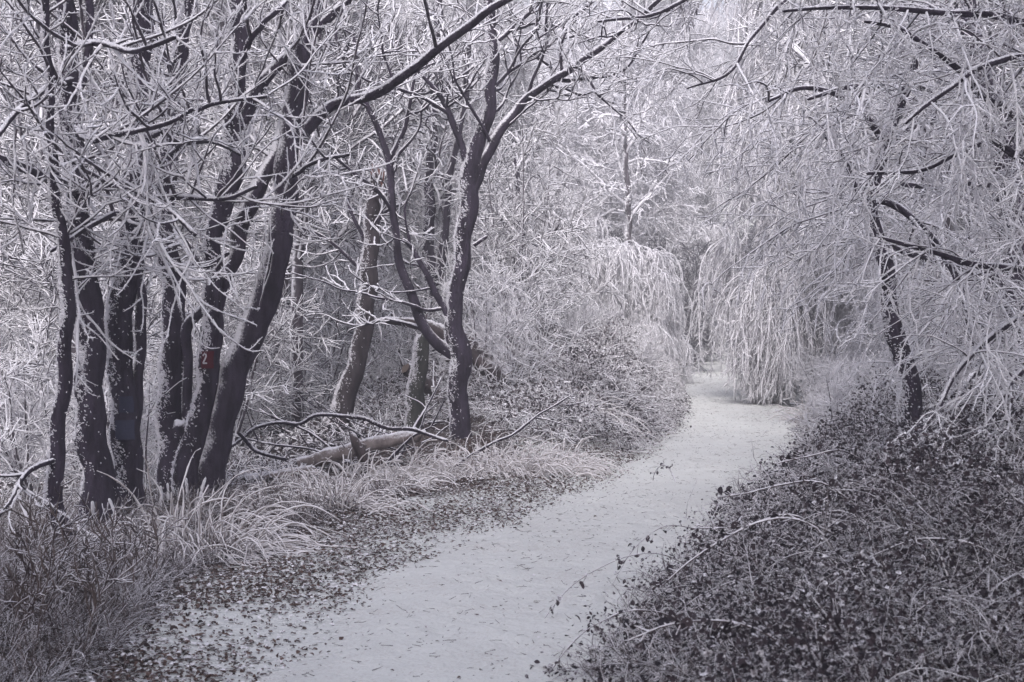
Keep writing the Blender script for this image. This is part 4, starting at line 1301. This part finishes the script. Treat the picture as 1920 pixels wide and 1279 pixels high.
rng = np.random.default_rng(72)
for k in range(34):
    y = 3.8 + 10 * rng.random() ** 1.2
    x = edge_r(y) + rng.uniform(-0.2, 1.0) * (VX * y * 1.0 + 0.3 - edge_r(y))
    p = np.array([x, y, float(H(x, y)) + 0.25])
    a = rng.uniform(0, 6.28)
    L = rng.uniform(0.6, 1.3)
    P = grow(rng, p[None], np.array([[math.cos(a) * 0.8 - 0.25, math.sin(a) * 0.8, 0.75]]), np.array([L]), 12, 0.06, (0, 0, -0.17))
    root = empty('bramble_cane', p)
    tag(root, 'thin arching bramble cane with small leaves inside the thicket', 'bramble', 'arching canes in the bramble thicket')
    b = MB()
    r_k = rng.uniform(0.0028, 0.0048)
    rtubes(b, rng, P, np.array([r_k]), np.array([r_k * 0.6]), 3, 5, 0, 0.18)
    n_ = int(L * 16)
    s2, d2, _, _ = spawn(rng, P, n_, 0.1, 1.0, 0.9, 0.2)
    P2 = grow(rng, s2, d2, rng.uniform(0.02, 0.07, n_), 4, 0.1)
    b.tubes(P2, radii(rng, np.full(n_, 0.0022), np.full(n_, 0.0018), 4), 4, 0)
    b.build('stem', M_WEED3, root, loc=p)
    lf = MB()
    L_ = rng.uniform(0.025, 0.05, n_)
    leaves(lf, rng, P2[:, -1], rand_dirs(rng, n_) + np.array([0, 0, -0.5]), nrm(rand_dirs(rng, n_) + np.array([0, -0.6, 0.7])), L_, L_ * 0.7, 0.3, 0.4)
    lf.build('foliage', M_BRAMBLE, root, attr='rim', loc=p)
for k in range(12):
    y = rng.uniform(4.5, 12)
    x = edge_r(y) + rng.uniform(0.0, 0.9) * (VX * y - edge_r(y))
    tussock(rng, np.array([x, y, float(H(x, y)) + 0.12]), 45, rng.uniform(0.35, 0.55), 0.0035, (rng.uniform(-0.4, 0.3), -0.3), 0.2, 'grass_tussock', 'wispy dry grass tuft standing up through the brambles', 'grass tufts in the brambles')

# ------------------------------------------------------------------ haze
b = MB()
x0, x1, y0, y1, z0, z1 = -165, 165, -35, 180, -4, 46
b.add([[x0, y0, z0], [x1, y0, z0], [x1, y1, z0], [x0, y1, z0], [x0, y0, z1], [x1, y0, z1], [x1, y1, z1], [x0, y1, z1]],
      [[0, 3, 2, 1], [4, 5, 6, 7], [0, 1, 5, 4], [1, 2, 6, 5], [2, 3, 7, 6], [3, 0, 4, 7]])
hm_ = bpy.data.materials.new('haze')
hm_.use_nodes = True
nt = hm_.node_tree
nt.nodes.clear()
out = nt.nodes.new('ShaderNodeOutputMaterial')
pv = nt.nodes.new('ShaderNodeVolumePrincipled')
pv.inputs['Color'].default_value = (0.95, 0.945, 0.985, 1)
pv.inputs['Density'].default_value = 0.0072
nt.links.new(pv.outputs[0], out.inputs['Volume'])
tag(b.build('haze', hm_, smooth=False), kind='stuff')
